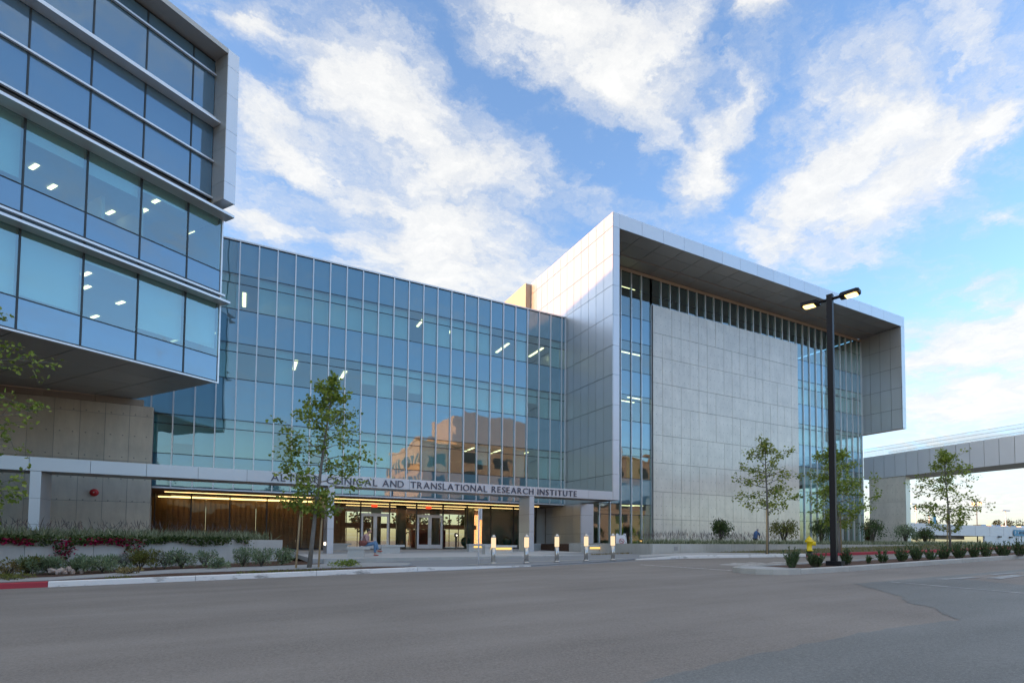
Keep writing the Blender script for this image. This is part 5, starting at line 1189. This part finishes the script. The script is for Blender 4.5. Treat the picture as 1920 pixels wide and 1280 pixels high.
def far_lamp(x, ytop, Y, lab, heads=2, zb=.9):
    q = onY(x, ytop, Y); T = Thing('distant_lamp', lab, 'street lamp', (q[0], q[1], zb), 0, 'distant parking lamps'); T.loc = (0, 0, 0); h = q[2]-zb
    T.part('pole', MB().tube([(0, 0, 0), (0, 0, h)], .13, 8), 'deck_white', True)
    for s in ((-1, 1) if heads == 2 else (-1,)): T.part('lamp_head', MB().box(min(0, s*1.9), max(0, s*1.9), -.2, .2, h-.05, h+.15), 'deck_white')
far_lamp(1885, 957, 62.5, 'tall pale double headed lamp rising from the parking deck', 2, 4.2); far_lamp(1717, 945, 64, 'pale single headed lamp right of the bridge pier', 1); far_lamp(1742, 966, 70, 'short pale lamp beside the blue banner', 2)
q = onY(1750, 966, 66); T = Thing('blue_banner', 'small blue and teal banner sign in the distance behind the sycamore', 'sign', (q[0], q[1], .9)); T.loc = (0, 0, 0); h = q[2]-.9
T.part('post', MB().tube([(0, 0, 0), (0, 0, h)], .1, 8), 'deck_white'); T.part('panel', MB().box(-.6, .6, -.25, -.12, h-2.6, h), 'sign_blue')
q = onY(1831, 941, 75); T = Thing('antenna_mast', 'thin distant mast with a ring of antennas at its top', 'mast', (q[0], q[1], .9)); T.loc = (0, 0, 0); h = q[2]-.9
T.part('pole', MB().tube([(0, 0, 0), (0, 0, h)], [.16, .09], 8), 'steel_dark')
for k in range(6): T.part('antenna', MB().box(-.12+1.0*math.cos(k*1.047), .12+1.0*math.cos(k*1.047), 1.0*math.sin(k*1.047)-.1, 1.0*math.sin(k*1.047)+.1, h-.9, h), 'steel_dark')
def far_tree(X, Y, h, w, seed, lab, mat='leaf_far', zb=.9, n=900, lsz=.7):
    rg = np.random.default_rng(seed); T = Thing('distant_tree', lab, 'tree', (X, Y, zb), 0, 'distant trees'); T.loc = (0, 0, 0)
    T.part('trunk', MB().tube([(0, 0, 0), (.1, 0, h*.4), (0, .1, h*.8)], [.25, .2, .06], 7), 'bark_dark')
    cl = [(rg.normal()*.4*w, rg.normal()*.4*w, h*rg.uniform(.45, .9)) for _ in range(12)]; P = []
    for _ in range(n):
        c = cl[rg.integers(0, 12)]; v = rg.normal(size=3); v /= np.linalg.norm(v); P.append(np.array(c)+v*rg.uniform(.5, 1)*np.array([.4*w, .4*w, .17*h]))
    leaves('crown', P, lsz, mat, T.o, 'leaf', rng=rg, aspect=1.1)
for k, (x, yt, Y, w, lab) in enumerate(((1880, 974, 150, 5, 'left of the two distant treetops above the parking deck'), (1898, 974, 155, 6, 'broad distant treetop above the blue parking sign'), (1915, 981, 150, 5, 'distant treetop at the right picture edge'), (1735, 972, 120, 4.5, 'distant treetop between the pier and the banner'))):
    q = onY(x, yt, Y); far_tree(q[0], q[1], q[2]-.9, w, 500+k, lab)
for k in range(9):
    x = 3+3.4*k; far_tree(x*1.6+6, 86+4*math.sin(k*2.3), RND.uniform(3.4, 6.0), RND.uniform(1.8, 2.8), 520+k, 'tree %s seen through the lobby glass' % ('first from left', 'second from left', 'third from left', 'fourth from left', 'fifth from left', 'sixth from left', 'seventh from left', 'eighth from left', 'ninth from left')[k], 'leaf_far', .6, 500, .5)

# ------------------------------------------------------------------ buildings across the street, seen mirrored in the glass
def block(name, lab, x0, x1, y0, y1, z1, wall, rows_, cols, wmat='window_dark', pent=None):
    T = Thing(name, lab, 'building', ((x0+x1)/2, (y0+y1)/2, 0))
    T.box('wall', x0, x1, y0, y1, -.5, z1, wall); T.box('parapet', x0-.2, x1+.2, y0-.2, y1+.2, z1+.002, z1+.5, wall)
    fh = (z1-2)/rows_
    for r_ in range(rows_):
        for c in range(cols):
            a = x0+(x1-x0)*(c+.25)/cols; b_ = x0+(x1-x0)*(c+.75)/cols
            T.box('window', a, b_, y1+.01, y1+.08, 1.5+fh*r_, 1.5+fh*r_+fh*.6, wmat)
            T.box('window', x0-.08, x0-.01, y0+(y1-y0)*(c+.25)/cols, y0+(y1-y0)*(c+.75)/cols, 1.5+fh*r_, 1.5+fh*r_+fh*.6, wmat)
    if pent:
        px0, px1, py0, py1, pz = pent; T.box('penthouse', px0, px1, py0, py1, z1+.51, pz, wall)
block('tan_building', 'tan stepped building across the road, mirrored in the glass front', 34, 96, -72, -42, 23, 'wall_tan', 5, 8, pent=(44, 90, -68, -48, 32))
block('low_building', 'low brown building across the road, mirrored at the foot of the glass', -30, 32, -64, -50, 7.2, 'wall_brown', 2, 9)
